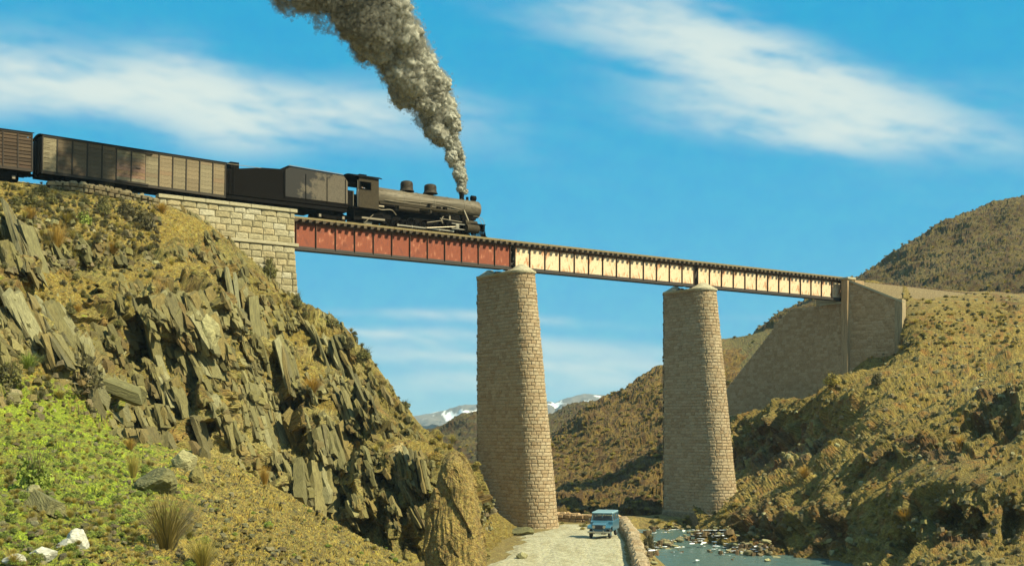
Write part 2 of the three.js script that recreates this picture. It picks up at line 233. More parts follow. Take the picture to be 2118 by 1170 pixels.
// right hillside below the far abutment, down to the river
const rightNet = [
  [[1440, 700, 190], [1500, 700, 185], [1560, 690, 175], [1650, 660, 160], [1760, 586, 120], [1850, 589, 121.5], [1900, 594, 124], [2040, 604, 172], [2130, 600, 182], [2330, 560, 200]],
  [[1440, 880, 130], [1508, 856, 131], [1590, 832, 125], [1685, 806, 119.5], [1757, 774, 113.6], [1853, 744, 110.6], [1884, 640, 114], [2030, 606, 128], [2118, 612, 133], [2330, 610, 142]],
  [[1440, 895, 121], [1515, 868, 122], [1600, 840, 116], [1690, 812, 110], [1757, 782, 110], [1854, 752, 108.5], [1905, 668, 111], [2020, 650, 117], [2100, 640, 121], [2330, 600, 126]],
  [[1440, 940, 116], [1520, 872, 117], [1610, 846, 112], [1700, 815, 106], [1764, 792, 104], [1856, 762, 104], [1930, 715, 107], [2030, 700, 110], [2110, 690, 112], [2330, 660, 116]],
  [[1440, 1020, 108], [1530, 965, 111], [1630, 935, 106.5], [1715, 908, 101], [1785, 856, 95], [1868, 815, 94], [1965, 770, 96], [2060, 745, 97], [2120, 730, 98], [2330, 700, 101]],
  [[1440, 1092, 97], [1550, 1046, 93], [1648, 1000, 89], [1745, 944, 86], [1845, 898, 84], [1925, 872, 83], [1998, 848, 82.5], [2068, 815, 82], [2122, 795, 82], [2330, 740, 82]],
  [[1440, 1108, 94], [1570, 1070, 87], [1672, 1040, 83.5], [1765, 990, 82.5], [1855, 952, 80.5], [1935, 922, 79], [2008, 905, 78], [2078, 888, 77], [2125, 880, 76.5], [2330, 820, 76]],
  [[1440, 1125, 92], [1568, 1088, 85], [1685, 1064, 81.2], [1786, 1030, 78], [1878, 1006, 74.5], [1950, 990, 72], [2020, 992, 70.5], [2082, 1000, 69.5], [2128, 1002, 69], [2330, 960, 68]],
  [[1440, 1150, 89], [1535, 1154, 82.8], [1645, 1172, 79.4], [1768, 1152, 75.5], [1868, 1118, 72.2], [1946, 1100, 70], [2018, 1118, 68.5], [2080, 1118, 67.4], [2128, 1120, 67], [2330, 1080, 66]],
  [[1440, 1200, 86], [1548, 1232, 80.4], [1655, 1245, 75], [1778, 1235, 69.5], [1876, 1225, 66], [1956, 1200, 63.5], [2026, 1200, 61.5], [2090, 1210, 60], [2134, 1200, 59], [2330, 1180, 57]],
];
const rightRock = (px, py, p) => { const s = Math.max(blob(px, py, [1600, 920, 130, 60]), blob(px, py, [1640, 1110, 150, 70]), blob(px, py, [1960, 1080, 110, 55]), blob(px, py, [1900, 930, 140, 26]), blob(px, py, [2090, 850, 90, 50]), 0.8 * blob(px, py, [2090, 590, 50, 60])); return smoothstep(1.2 * s + 0.45 * fbm(p.x * 0.28, p.y * 0.28, p.z * 0.28 + 3, 3), 0.25, 0.8); };
patch('hillside', rightNet, 660, 520, (p, px, py, v) => {
  const r = rightRock(px, py, p), e = smoothstep(v, 0.12, 0.3), gully = fbm(p.x * 0.05 + 0.02 * p.z, p.y * 0.06, p.z * 0.17 + 0.06 * p.x, 5, 0.58);
  const flat = 1 - 0.75 * smoothstep(blob(px, py, [1980, 975, 150, 36]) + 0.6 * blob(px, py, [1900, 640, 120, 40]), 0.3, 0.7);
  const hollow = smoothstep(Math.max(blob(px, py, [1955, 1072, 50, 34]), blob(px, py, [2092, 1082, 36, 46]), 0.8 * blob(px, py, [1870, 1120, 50, 34]), 0.9 * blob(px, py, [2010, 868, 40, 16]), 0.9 * blob(px, py, [2100, 560, 40, 50])) + 0.2 * n3(p.x * 0.6, p.y * 0.6, p.z * 0.6), 0.4, 0.75);
  return -2.2 * hollow + flat * e * (r * rockRelief(p, 1.1, 0.5, 0.11, 61) + 1.9 * gully * (1 - 0.4 * r)) + flat * (1 - r) * (0.20 * fbm(p.x * 0.5, p.y * 0.5, p.z * 0.5, 6, 0.58) + 0.06 * blocks(p, 0.3, 0.7, 0.6, 63)) * (0.3 + 0.7 * e);
}, (p, px, py) => {
  const r = rightRock(px, py, p); let k = mixc(mixc(earth(p), [0.33, 0.265, 0.085], 0.45), stone(p, 6), smoothstep(r, 0.35, 0.7)); k = mixc(k, UMBER, 0.05 + 0.8 * r * smoothstep(fbm(p.x * 0.2, p.y * 0.2, p.z * 0.2 + 31, 3), -0.3, 0.3));  // umber in the rock zones: reddish rock, with some shade put into the colour
  const rust = fbm(p.x * 0.5, p.y * 0.5, p.z * 0.5 + 60, 4, 0.6); return mixc(k, RUST, 0.75 * smoothstep(rust, 0.08, 0.45));
}, soilMat, 1);

// hills behind the bridge
const scrub = (a, b, f) => (p) => { const t = fbm(p.x * f, p.y * f, p.z * f, 4, 0.6), c = n3(p.x * f * 9, p.y * f * 9, p.z * f * 9); let k = mixc(a, b, smoothstep(t, -0.3, 0.4)); if (c < -0.15) k = mixc(k, UMBER, 0.7); if (c > 0.5) k = mixc(k, SAND, 0.4); return k; };
const hillRelief = (s, f) => (p) => s * (fbm(p.x * f, p.y * f, p.z * f, 5, 0.55) + 0.16 * Math.max(0, n3(p.x * f * 7, p.y * f * 7, p.z * f * 7)) + 0.13 * Math.abs(n3(p.x * f * 15, p.y * f * 15, p.z * f * 15)));
patch('hill', [
  [[1030, 1040, 190], [1100, 960, 190], [1150, 900, 200], [1190, 880, 205], [1240, 860, 210], [1300, 840, 215], [1380, 790, 220], [1500, 760, 220], [1620, 740, 220], [1800, 720, 220]],
  [[1030, 1050, 146], [1100, 930, 150], [1150, 900, 152], [1190, 872, 154], [1232, 832, 158], [1300, 800, 162], [1374, 758, 166], [1500, 724, 170], [1620, 716, 174], [1800, 700, 178]],
  [[1030, 1070, 132], [1090, 975, 132], [1150, 950, 134], [1210, 930, 136], [1270, 900, 138], [1330, 870, 140], [1390, 840, 142], [1500, 810, 144], [1620, 800, 146], [1800, 780, 148]],
  [[1030, 1085, 120], [1090, 1030, 120], [1155, 1010, 120], [1220, 1000, 121], [1285, 985, 122], [1345, 955, 123], [1400, 925, 125], [1500, 890, 128], [1620, 880, 130], [1800, 860, 132]],
  [[1030, 1100, 108], [1080, 1070, 108], [1155, 1065, 107], [1225, 1062, 107], [1290, 1062, 107], [1350, 1052, 108], [1400, 1030, 110], [1500, 1010, 112], [1620, 990, 114], [1800, 960, 116]],
  [[1030, 1115, 102], [1080, 1112, 102], [1155, 1110, 101], [1225, 1105, 101], [1290, 1105, 101], [1350, 1105, 101], [1400, 1100, 102], [1500, 1090, 104], [1620, 1080, 106], [1800, 1060, 108]],
], 340, 220, (p, px, py, v) => hillRelief(1.3, 0.11)(p) * smoothstep(v, 0, 0.2) + 0.5 * smoothstep(v, 0.5, 0.75) * blocks(p, 0.9, 2.4, 2, 83), scrub([0.33, 0.225, 0.055], [0.40, 0.28, 0.08], 0.09), hillMat);
patch('hill', [
  [[640, 960, 330], [800, 920, 330], [880, 915, 330], [930, 900, 330], [990, 880, 330], [1060, 880, 330], [1136, 880, 330], [1200, 870, 330], [1260, 860, 330], [1400, 850, 330]],
  [[640, 940, 240], [800, 915, 240], [886, 890, 240], [925, 878, 240], [960, 860, 240], [1050, 852, 240], [1136, 858, 245], [1190, 840, 250], [1245, 836, 255], [1400, 830, 260]],
  [[640, 1000, 190], [800, 970, 190], [870, 940, 190], [920, 925, 190], [985, 915, 190], [1060, 910, 190], [1140, 905, 190], [1200, 900, 195], [1260, 900, 200], [1400, 890, 200]],
  [[640, 1080, 140], [800, 1060, 140], [870, 1010, 140], [920, 985, 140], [985, 965, 140], [1060, 960, 140], [1140, 960, 140], [1200, 960, 140], [1260, 960, 140], [1400, 960, 140]],
], 300, 130, (p, px, py, v) => hillRelief(2.2, 0.05)(p) * smoothstep(v, 0, 0.2), scrub([0.17, 0.15, 0.055], [0.23, 0.185, 0.06], 0.06), hillMat);
patch('hill', [
  [[1440, 780, 420], [1533, 760, 420], [1600, 740, 430], [1660, 700, 440], [1774, 660, 450], [1832, 640, 460], [1907, 610, 470], [1972, 590, 480], [2041, 560, 490], [2118, 540, 500], [2400, 520, 520]],
  [[1440, 760, 250], [1533, 723, 250], [1600, 666, 255], [1660, 628, 258], [1774, 579, 262], [1832, 549, 266], [1907, 499, 270], [1972, 465, 274], [2041, 436, 277], [2118, 417, 280], [2400, 380, 290]],
  [[1440, 800, 220], [1540, 760, 220], [1600, 712, 222], [1660, 672, 222], [1774, 620, 222], [1840, 580, 222], [1915, 540, 222], [1985, 515, 224], [2060, 490, 226], [2150, 470, 228], [2420, 440, 232]],
  [[1440, 850, 190], [1540, 800, 190], [1600, 770, 190], [1660, 740, 188], [1774, 650, 180], [1850, 615, 176], [1925, 590, 174], [1995, 570, 174], [2070, 545, 174], [2160, 530, 174], [2440, 500, 174]],
  [[1440, 900, 160], [1540, 860, 160], [1600, 840, 158], [1660, 800, 156], [1774, 700, 150], [1850, 660, 146], [1930, 640, 144], [2000, 630, 144], [2080, 615, 144], [2170, 600, 146], [2440, 580, 146]],
], 380, 200, (p, px, py, v) => hillRelief(2.0, 0.07)(p) * smoothstep(v, 0, 0.25), scrub([0.26, 0.20, 0.055], [0.33, 0.255, 0.08], 0.05), hillMat);
// far range with snow in its gullies
{
  const D = 2600, net = [];
  const crest = [[600, 880], [760, 872], [878, 858], [920, 851], [957, 840], [990, 836], [1060, 828], [1100, 838], [1134, 832], [1148, 834], [1172, 823], [1204, 817], [1243, 820], [1300, 826], [1420, 850], [1700, 860]];
  net.push(crest.map(([x, y]) => [x, y + 26, D * 1.25]), crest.map(([x, y]) => [x, y, D]), crest.map(([x, y], i) => [x, y + 20 + 6 * (i % 2), D * 0.93]), crest.map(([x, y], i) => [x, y + 46 - 8 * (i % 2), D * 0.86]), crest.map(([x, y]) => [x, 885, D * 0.8]));
  patch('snow_mountain', net, 300, 80, (p, px, py, v) => 26 * fbm(p.x * 0.006, p.y * 0.006, p.z * 0.006, 5, 0.55) * smoothstep(v, 0.1, 0.5), (p, px, py) => {
    const s = fbm(p.x * 0.016, p.y * 0.03, p.z * 0.006 + 2, 4, 0.55) + 1.3 * blob(px, py, [960, 868, 40, 14]) + 0.9 * blob(px, py, [1165, 838, 40, 7]) + 0.8 * blob(px, py, [1218, 830, 22, 6]) - 0.12;
    return mixc([0.13, 0.115, 0.095], [0.82, 0.82, 0.80], smoothstep(s, 0.28, 0.46));
  }, new THREE.MeshStandardMaterial({ vertexColors: true, roughness: 1 }));
}
scene.fog = new THREE.FogExp2(new THREE.Color().setRGB(0.45, 0.66, 0.80), 0.00012);
// valley floor: road bench on the left, river bed on the right
const roadY = (d) => d > 100 ? 0.02 : d > 73 ? lerp(0.85, 0, clamp((d - 73) / 15, 0, 1)) : lerp(-0.1, 0.85, clamp((d - 50) / 23, 0, 1));
const roadPx = (d) => d < 73 ? lerp(1148, 1187, (d - 58) / 15) : lerp(1187, 1222, clamp((d - 73) / 15, 0, 1.4));
const wallX = (d) => d < 93 ? lerp(6.85, 9.7, (d - 56) / 37) : 9.7;      // inner foot of the parapet beside the river
function floorY(x, d) {
  const r = roadY(d), w = wallX(d) + 0.9, bank = smoothstep(x, w, w + 2.3), far = smoothstep(d, 100, 104), n = 0.22 * fbm(x * 0.35, d * 0.35, 2.2, 4, 0.6);
  let y = lerp(r, -1.75 + 0.5 * smoothstep(fbm(x * 0.3, d * 0.3, 8, 3), 0.1, 0.6), bank) + n * (0.15 + 0.85 * bank);
  y = lerp(y, -0.3 + n + 0.5 * smoothstep(d, 106, 140), far * smoothstep(22 - x, -4, 6));
  return y + 2.2 * smoothstep(x, 25.5, 30);
}
{
  const x0 = -26, x1 = 44, d0 = 30, d1 = 170, nx = 190, nd = 330, pos = [], col = [], uv = [], idx = [];
  for (let j = 0; j <= nd; j++) for (let i = 0; i <= nx; i++) {
    const x = lerp(x0, x1, i / nx), d = lerp(d0, d1, j / nd), y = floorY(x, d), c = earth(V(x, y, d)); pos.push(x, y, -d * K); col.push(...mixc(c, [0.40, 0.33, 0.17], 0.5)); uv.push(x / 3.1, d * K / 3.1);
  }
  for (let j = 0; j < nd; j++) for (let i = 0; i < nx; i++) { const k = j * (nx + 1) + i, l = k + nx + 1; idx.push(k, k + 1, l, k + 1, l + 1, l); }
  const g = new THREE.BufferGeometry(); g.setIndex(idx); g.setAttribute('position', new THREE.Float32BufferAttribute(pos, 3)); g.setAttribute('color', new THREE.Float32BufferAttribute(col, 3)); g.setAttribute('uv', new THREE.Float32BufferAttribute(uv, 2)); g.computeVertexNormals();
  top(mesh('valley_floor', g, soilMat), null, null, null, 'structure'); patches.push({ pos: new Float32Array(pos), name: 'valley_floor' });
  // the gravel road as its own sheet
  const rp = [], rc = [], ru = [], ri = [], NW = 40, NL = 220;
  for (let j = 0; j <= NL; j++) for (let i = 0; i <= NW; i++) {
    const d = lerp(50, 92.5, j / NL), xm = (roadPx(d) - CX) * d / 2118, xr = wallX(d) - 0.15, half = xr - xm, t = i / NW * 2 - 1, wob = 0.5 * n2(d * 0.4, t > 0 ? 5 : 9), x = t > 0 ? xm + t * half : xm + t * (half + wob + (d > 76 ? 1.2 : 0));
    const rut = 0.05 * (Math.exp(-(((t - 0.38) / 0.1) ** 2)) + Math.exp(-(((t + 0.3) / 0.1) ** 2)));
    rp.push(x, roadY(d) + 0.10 - 0.12 * smoothstep(Math.abs(t), 0.85, 1) - rut + 0.03 * fbm(x * 1.2, d * 1.2, 5, 4, 0.6), -d * K);
    const s = fbm(x * 0.9, d * 0.18, 6, 4, 0.6), g = n2(x * 3, d * 3); rc.push(...mixc([0.60, 0.58, 0.41], [0.49, 0.455, 0.29], clamp(smoothstep(s, -0.1, 0.5) + (g > 0.6 ? 0.5 : 0) - rut * 4, 0, 1))); ru.push(x / 2.3, d * K / 2.3);
  }
  for (let j = 0; j < NL; j++) for (let i = 0; i < NW; i++) { const k = j * (NW + 1) + i, l = k + NW + 1; ri.push(k, k + 1, l, k + 1, l + 1, l); }
  const h = new THREE.BufferGeometry(); h.setIndex(ri); h.setAttribute('position', new THREE.Float32BufferAttribute(rp, 3)); h.setAttribute('color', new THREE.Float32BufferAttribute(rc, 3)); h.setAttribute('uv', new THREE.Float32BufferAttribute(ru, 2)); h.computeVertexNormals();
  top(mesh('road', h, new THREE.MeshStandardMaterial({ vertexColors: true, roughness: 1, map: soilTex, bumpMap: bumpTex, bumpScale: 0.04 })), null, null, null, 'structure'); patches.push({ pos: new Float32Array(rp), name: 'road' });
  // the river: shallow, rippled, sloping a little towards the camera
  const wp = [], wu = [], wi = [], A = 130, B = 280;
  for (let j = 0; j <= B; j++) for (let i = 0; i <= A; i++) { const x = lerp(8, 28, i / A), d = lerp(46, 101, j / B), w = 0.035 * fbm(x * 1.1, d * 0.9, 3, 4, 0.62) + 0.05 * Math.max(0, fbm(x * 0.5, d * 1.4, 12, 3)); wp.push(x, -1.22 + w, -d * K); wu.push(x / 2, d / 2); }
  for (let j = 0; j < B; j++) for (let i = 0; i < A; i++) { const k = j * (A + 1) + i, l = k + A + 1; wi.push(k, k + 1, l, k + 1, l + 1, l); }
  const wg = new THREE.BufferGeometry(); wg.setIndex(wi); wg.setAttribute('position', new THREE.Float32BufferAttribute(wp, 3)); wg.setAttribute('uv', new THREE.Float32BufferAttribute(wu, 2)); wg.computeVertexNormals();
  top(mesh('river', wg, new THREE.MeshPhysicalMaterial({ color: C(0.08, 0.135, 0.125), roughness: 0.2, ior: 1.33, bumpMap: bumpTex, bumpScale: 0.03 })), null, null, null, 'structure');
  const plain = new THREE.PlaneGeometry(24000, 24000, 1, 1).rotateX(-Math.PI / 2); top(mesh('ground', plain.translate(0, -9, -3000), mat(C(0.27, 0.20, 0.08), { roughness: 1 })), null, null, null, 'structure');
}
indexSeen();

// ------------------------------------------------------------------ the bridge: a frame with x along the line (away to the right), z towards the viewer
const VPX = 4500 - CX, LN = Math.hypot(VPX, F), A0 = VPX / LN, A1 = F / LN, D0 = 92 * K, TURN = Math.atan2(A1, A0);
const toWorld = (x, y, z) => V(A0 * x + A1 * z, y, -(D0 + A1 * x - A0 * z));
const depthOf = (x, z) => D0 + A1 * x - A0 * z;
const xAt = (px, z = 0) => { const q = (px - CX) / F; return (q * (D0 - A0 * z) - A1 * z) / (A0 - q * A1); };
const zAt = (px, x) => { const q = (px - CX) / F; return (q * (D0 + A1 * x) - A0 * x) / (A1 + q * A0); };
const yAt = (px, py, z = 0) => EYE + (HY - py) * depthOf(xAt(px, z), z) / F;
const toPx = (x, y, z) => { const p = toWorld(x, y, z); return [CX + F * p.x / -p.z, HY - F * (p.y - EYE) / -p.z]; };
function onLine(g, x = 0, y = 0, z = 0) { g.position.copy(toWorld(x, y, z)); g.rotation.y = TURN; return g; }
const RAIL = 25.55, GT = RAIL - 0.36, GB = GT - 2.02, TRACKZ = -0.95;          // rail head, girder top and bottom

// ---- dressed stones: a few lumpy block shapes, 1 x 1 x 1, face towards +z
const stoneShapes = [];
for (let s = 0; s < 6; s++) {
  const r = rng(900 + s), q = [[-0.5, -0.5], [0.5, -0.5], [0.5, 0.5], [-0.5, 0.5]], v = [], t = [];
  for (const [x, y] of q) v.push([x * 0.97, y * 0.97, -0.6]);
  for (const [x, y] of q) v.push([x * (0.93 + 0.04 * r()), y * (0.90 + 0.05 * r()), 0.25 + 0.2 * r()]);
  for (const [x, y] of q) v.push([x * (0.5 + 0.25 * r()), y * (0.45 + 0.25 * r()), 0.7 + 0.4 * r()]);
  for (let i = 0; i < 4; i++) { const j = (i + 1) % 4; t.push(i, j, 4 + j, i, 4 + j, 4 + i, 4 + i, 4 + j, 8 + j, 4 + i, 8 + j, 8 + i); }
  t.push(8, 9, 10, 8, 10, 11);
  const g = new THREE.BufferGeometry(); g.setIndex(t); g.setAttribute('position', new THREE.Float32BufferAttribute(v.flat(), 3)); g.setAttribute('uv', new THREE.Float32BufferAttribute(v.flatMap((p) => [p[0] * 0.5 + s * 0.37, p[1] * 0.5 + s * 0.21]), 2));
  const f = g.toNonIndexed(); f.computeVertexNormals(); stoneShapes.push(f);
}
const paleTones = [[0.60, 0.53, 0.33], [0.53, 0.46, 0.27], [0.68, 0.62, 0.43], [0.47, 0.40, 0.22], [0.60, 0.50, 0.28]], pierTones = [[0.64, 0.485, 0.285], [0.60, 0.44, 0.255], [0.68, 0.53, 0.33], [0.55, 0.395, 0.22], [0.62, 0.49, 0.30]], dullTones = [[0.68, 0.46, 0.24], [0.62, 0.41, 0.21], [0.72, 0.505, 0.28], [0.57, 0.37, 0.18]];
const toneMats = (tones) => tones.map((t) => mat(C(...t), { roughness: 0.95, map: grainTex, bumpMap: bumpTex, bumpScale: 0.02 }));
const paleMats = toneMats(paleTones), pierMats = toneMats(pierTones), dullMats = toneMats(dullTones);
const mortar = mat(C(0.40, 0.31, 0.175), { map: grainTex }), mortarPale = mat(C(0.36, 0.31, 0.17), { map: grainTex }), coping = mat(C(0.66, 0.59, 0.38), { map: grainTex, bumpMap: bumpTex, bumpScale: 0.02 });
// lays stones: spots = [{m: Matrix4, w: weight}], the `singles` heaviest as parts, the rest as one
function lay(parent, spots, mats, tones, singles, seed) {
  const r = rng(seed); spots.forEach((s) => { s.k = Math.floor(r() * stoneShapes.length); s.t = Math.floor(r() * tones.length); });
  const order = spots.slice().sort((a, b) => b.w - a.w), rest = [];
  order.forEach((s, i) => {
    if (i < singles) { const m = mesh('stone', stoneShapes[s.k], mats[s.t], parent); s.m.decompose(m.position, m.quaternion, m.scale); } else rest.push([stoneShapes[s.k].clone().applyMatrix4(s.m), C(...tones[s.t])]);
  });
  if (rest.length) { const m = mesh('stonework', tinted(rest), new THREE.MeshStandardMaterial({ vertexColors: true, roughness: 0.95, map: grainTex, bumpMap: bumpTex, bumpScale: 0.02 }), parent); m.userData.kind = 'stuff'; }
}
const frame4 = (o, u, n, w, h, d) => { const v = V().crossVectors(n, u); return new THREE.Matrix4().makeBasis(u.clone().multiplyScalar(w), v.multiplyScalar(h), n.clone().multiplyScalar(d)).setPosition(o); };
// courses on a flat wall in the (x, y) plane of the group at height z(y), between left(y) and right(y), from y0 up to y1
function courses(y0, y1, h, left, right, face, sw, seed, weight) {
  const r = rng(seed), out = [], n = Math.round((y1 - y0) / h), ch = (y1 - y0) / n;
  for (let c = 0; c < n; c++) {
    const y = y0 + (c + 0.5) * ch, a = left(y), b = right(y); let x = a - (c % 2 ? 0 : sw * 0.45);
    while (x < b - 0.05) { const w = sw * (0.72 + 0.6 * r()), xa = Math.max(a, x), xb = Math.min(b, x + w); x += w; if (xb - xa < 0.12) continue; const f = face((xa + xb) / 2, y); out.push({ m: frame4(f.p, f.u, f.n, xb - xa - 0.015, ch - 0.012, 0.05 + 0.05 * r()), w: weight ? weight(f.p) : 1 }); }
  }
  return out;
}
const viewWeight = (p) => { const w = toWorld(p.x, p.y, p.z); return -w.distanceTo(camera.position); };

// ---- near abutment on the left hillside
{
  const g = onLine(thing('bridge_abutment', 'pale cut stone abutment on the left cliff top under the tender', 'abutment'));
  const zf = 0.75, xL = xAt(330, zf), xR = xAt(609, zf), top = yAt(609, 440, zf), str = yAt(609, 507, zf), bottom = 11;
  const batter = (y) => Math.max(0, str - y) * 0.075;
  // upper block is upright, lower block widens downwards on the far end
  const sh = new THREE.Shape([[xL, bottom - 3], [xR + batter(bottom - 3) - 0.05, bottom - 3], [xR - 0.05, str], [xR - 0.05, top], [xL, top]].map(([x, y]) => new THREE.Vector2(x, y)));
  mesh('wall_core', new THREE.ExtrudeGeometry(sh, { depth: 4.0, bevelEnabled: false }).translate(0, 0, zf - 0.05 - 4.0), mortarPale, g);
  const rim = (y) => xR + batter(y), flat = (z) => (x, y) => ({ p: V(x, y, z), u: V(1, 0, 0), n: V(0, 0, 1) });
  const up = courses(str + 0.12, top, 0.5, () => xL, () => xR, flat(zf - 0.03), 1.0, 71, (p) => p.y), lo = courses(bottom, str - 0.17, 0.5, () => xR - 12, rim, flat(zf - 0.02), 1.0, 72, (p) => p.y - 100 + p.x);
  lay(g, up.concat(lo), paleMats, paleTones, 290, 5);
  const end = courses(bottom, top, 0.5, () => -3.2, () => zf - 0.1, (z, y) => ({ p: V(rim(y) - 0.02, y, z), u: V(0, 0, -1), n: V(1, 0, 0) }), 0.9, 73);
  lay(g, end, paleMats, paleTones, 0, 6);
  const endL = courses(bottom + 9, top, 0.5, () => -3.2, () => zf - 0.1, (z, y) => ({ p: V(xL + 0.02, y, z), u: V(0, 0, 1), n: V(-1, 0, 0) }), 0.9, 74); lay(g, endL, paleMats, paleTones, 0, 7);
  const r = rng(3); for (let x = xL - 0.15; x < xR + 0.1;) { const w = Math.min(1.5 + 0.5 * r(), xR + 0.18 - x); mesh('coping_stone', box(w - 0.02, 0.27, 0.75, x + w / 2, top + 0.135, zf - 0.22 + 0.03 * r(), 0.03), coping, g); x += w; }
  mesh('string_course', box(xR - xL + 0.3, 0.26, 0.5, (xL + xR) / 2 + 0.15, str, zf - 0.1, 0.05), coping, g);
}
// ---- two stone piers with a rounded, battered nose
function pier(label, p, seed) {
  // p: px of the far left edge, of the nose's tangent and of the right outline, at the top and at the foot; foot height
  const g = onLine(thing('bridge_pier', label, 'bridge pier', 'stone piers under the girders'));
  const top = GB - 0.5, x0 = p.x - 1.1, xs = x0;               // the long side towards the camera is upright
  const zFar = zAt(p.left, xs), zn0 = zAt(p.tan[0], xs), zn1 = zAt(p.tan[1], xs);
  const fit = (right, zn) => { let best = 1, e = 1e9; for (let r = 0.6; r < 3; r += 0.01) { let m = -1e9; for (let a = -1.57; a < 1.6; a += 0.1) m = Math.max(m, toPx(xs + r + r * Math.cos(a), 10, zn + r * Math.sin(a))[0]); if (Math.abs(m - right) < e) { e = Math.abs(m - right); best = r; } } return best; };
  const r0 = fit(p.right[0], zn0), r1 = fit(p.right[1], zn1), base = p.base;
  const at = (y) => { const t = clamp((top - y) / (top - base), -0.02, 1.1); return { r: lerp(r0, r1, t), zn: lerp(zn0, zn1, t) }; };
  // outline at height y as a function of the way round: long near side, nose, far side, blunt rounded end
  const out = (y, s, grow = 0) => { const { r, zn } = at(y), L = zn - zFar, N = Math.PI * r, R = r + grow, cx = xs + r;
    if (s < L) return { p: V(cx - R, y, zFar + s), n: V(-1, 0, 0), u: V(0, 0, 1) };
    if (s < L + N) { const a = Math.PI - (s - L) / r; return { p: V(cx + R * Math.cos(a), y, zn + R * Math.sin(a)), n: V(Math.cos(a), 0, Math.sin(a)), u: V(Math.sin(a), 0, -Math.cos(a)) }; }
    if (s < 2 * L + N) return { p: V(cx + R, y, zn - (s - L - N)), n: V(1, 0, 0), u: V(0, 0, -1) };
    const q = (s - 2 * L - N) / (2 * r); return { p: V(cx + R - q * 2 * R, y, zFar - 0.55 * R * Math.sin(q * Math.PI)), n: V(0.3 * (0.5 - q), 0, -1).normalize(), u: V(-1, 0, 0) };
  };
  const per = (y) => { const { r, zn } = at(y); return 2 * (zn - zFar) + Math.PI * r + 2 * r; };
  const ring = (y, n, grow) => Array.from({ length: n }, (_, i) => out(y, i / n * per(y), grow).p);
  const solid = (levels) => { const n = 96, v = [], t = [], uv = []; levels.forEach(([y, gr], j) => ring(y, n, gr).forEach((q, i) => { v.push(q.x, q.y, q.z); uv.push(i / n * 6, y * 0.4 + gr); })); for (let j = 0; j < levels.length - 1; j++) for (let i = 0; i < n; i++) { const k = j * n + i, l = j * n + (i + 1) % n; t.push(k, k + n, l, l, k + n, l + n); }
    const c = v.length / 3, y = levels[levels.length - 1][0], m = at(y); v.push(xs + m.r, y, (m.zn + zFar) / 2); uv.push(0.5, 0.5); for (let i = 0; i < n; i++) t.push(c, (levels.length - 1) * n + (i + 1) % n, (levels.length - 1) * n + i);
    const q = new THREE.BufferGeometry(); q.setIndex(t); q.setAttribute('position', new THREE.Float32BufferAttribute(v, 3)); q.setAttribute('uv', new THREE.Float32BufferAttribute(uv, 2)); q.computeVertexNormals(); return toCreasedNormals(q, 0.6); };
  mesh('core', solid([[base - 2.5, -0.03], [top - 0.1, -0.03]]), mortar, g);
  const spots = [], rr = rng(seed), n = Math.round((top - base) / 0.31), ch = (top - base) / n;
  for (let c = 0; c < n; c++) {
    const y = base + (c + 0.5) * ch, Lp = per(y); let s = -(c % 2) * 0.3;
    while (s < Lp - 0.05) { const w = 0.36 + 0.40 * rr(), a = Math.max(0, s), b = Math.min(Lp, s + w); s += w; if (b - a < 0.12) continue; const f = out(y, (a + b) / 2, -0.015), m = at(y), tip = clamp((f.p.z - m.zn) / m.r, 0, 1); const nn = f.n.clone(); nn.y = 0.1 * tip; nn.normalize(); const front = f.n.x < 0.2 || f.n.z > 0.2; spots.push({ m: frame4(f.p.add(V(0, 0.02 * (rr() - 0.5), 0)), f.u, nn, b - a - 0.012, ch - 0.01, 0.04 + 0.06 * rr()), w: (front ? 0 : -1e3) + viewWeight(f.p) }); }
  }
  lay(g, spots, pierMats, pierTones, 300, seed + 1);
  // cap: a shallow ledge, then a low cone over the nose and the far end where no girder sits
  mesh('cap', solid([[top - 0.12, 0.02], [top - 0.12, 0.16], [top + 0.06, 0.18], [top + 0.10, 0.12]]), coping, g);
  const cone = (cz, rz, name) => { const r = at(top).r + 0.10, q = []; const gq = new THREE.CylinderGeometry(0.28, r, 0.62, 40, 3, false).translate(0, 0.31, 0); gq.scale(1, 1, rz); gq.translate(xs + at(top).r, top + 0.08, cz); mesh(name, gq, coping, g); };
  cone(at(top).zn, 1, 'nose_cap'); cone(zFar + 0.35, 0.8, 'end_cap');
  for (const dx of [-0.55, 0.45]) for (const z of [-0.06, -1.84]) mesh('bearing', merged([box(0.5, 0.14, 0.36, p.x + dx, GB - 0.24, z), box(0.62, 0.16, 0.46, p.x + dx, GB - 0.38, z)]), mat(C(0.06, 0.05, 0.045), { roughness: 0.6 }), g);
  if (p.foot) { const f = p.foot; mesh('footing', solid([[base - 2.4, f], [base + 0.02, f], [base + 0.1, f - 0.1]]), mat(C(0.36, 0.28, 0.155), { map: grainTex, bumpMap: bumpTex, bumpScale: 0.05 }), g); }
  return g;
}
const X1 = xAt(1064), X2 = xAt(1443);
pier('tall round nosed stone pier beside the dirt road and jeep', { x: X1, left: 988, tan: [1058, 1083], right: [1105, 1155], base: -0.15 }, 210);
pier('round nosed stone pier standing in the river on a footing', { x: X2, left: 1374, tan: [1436, 1466], right: [1481, 1528], base: 0.15, foot: 0.32 }, 340);
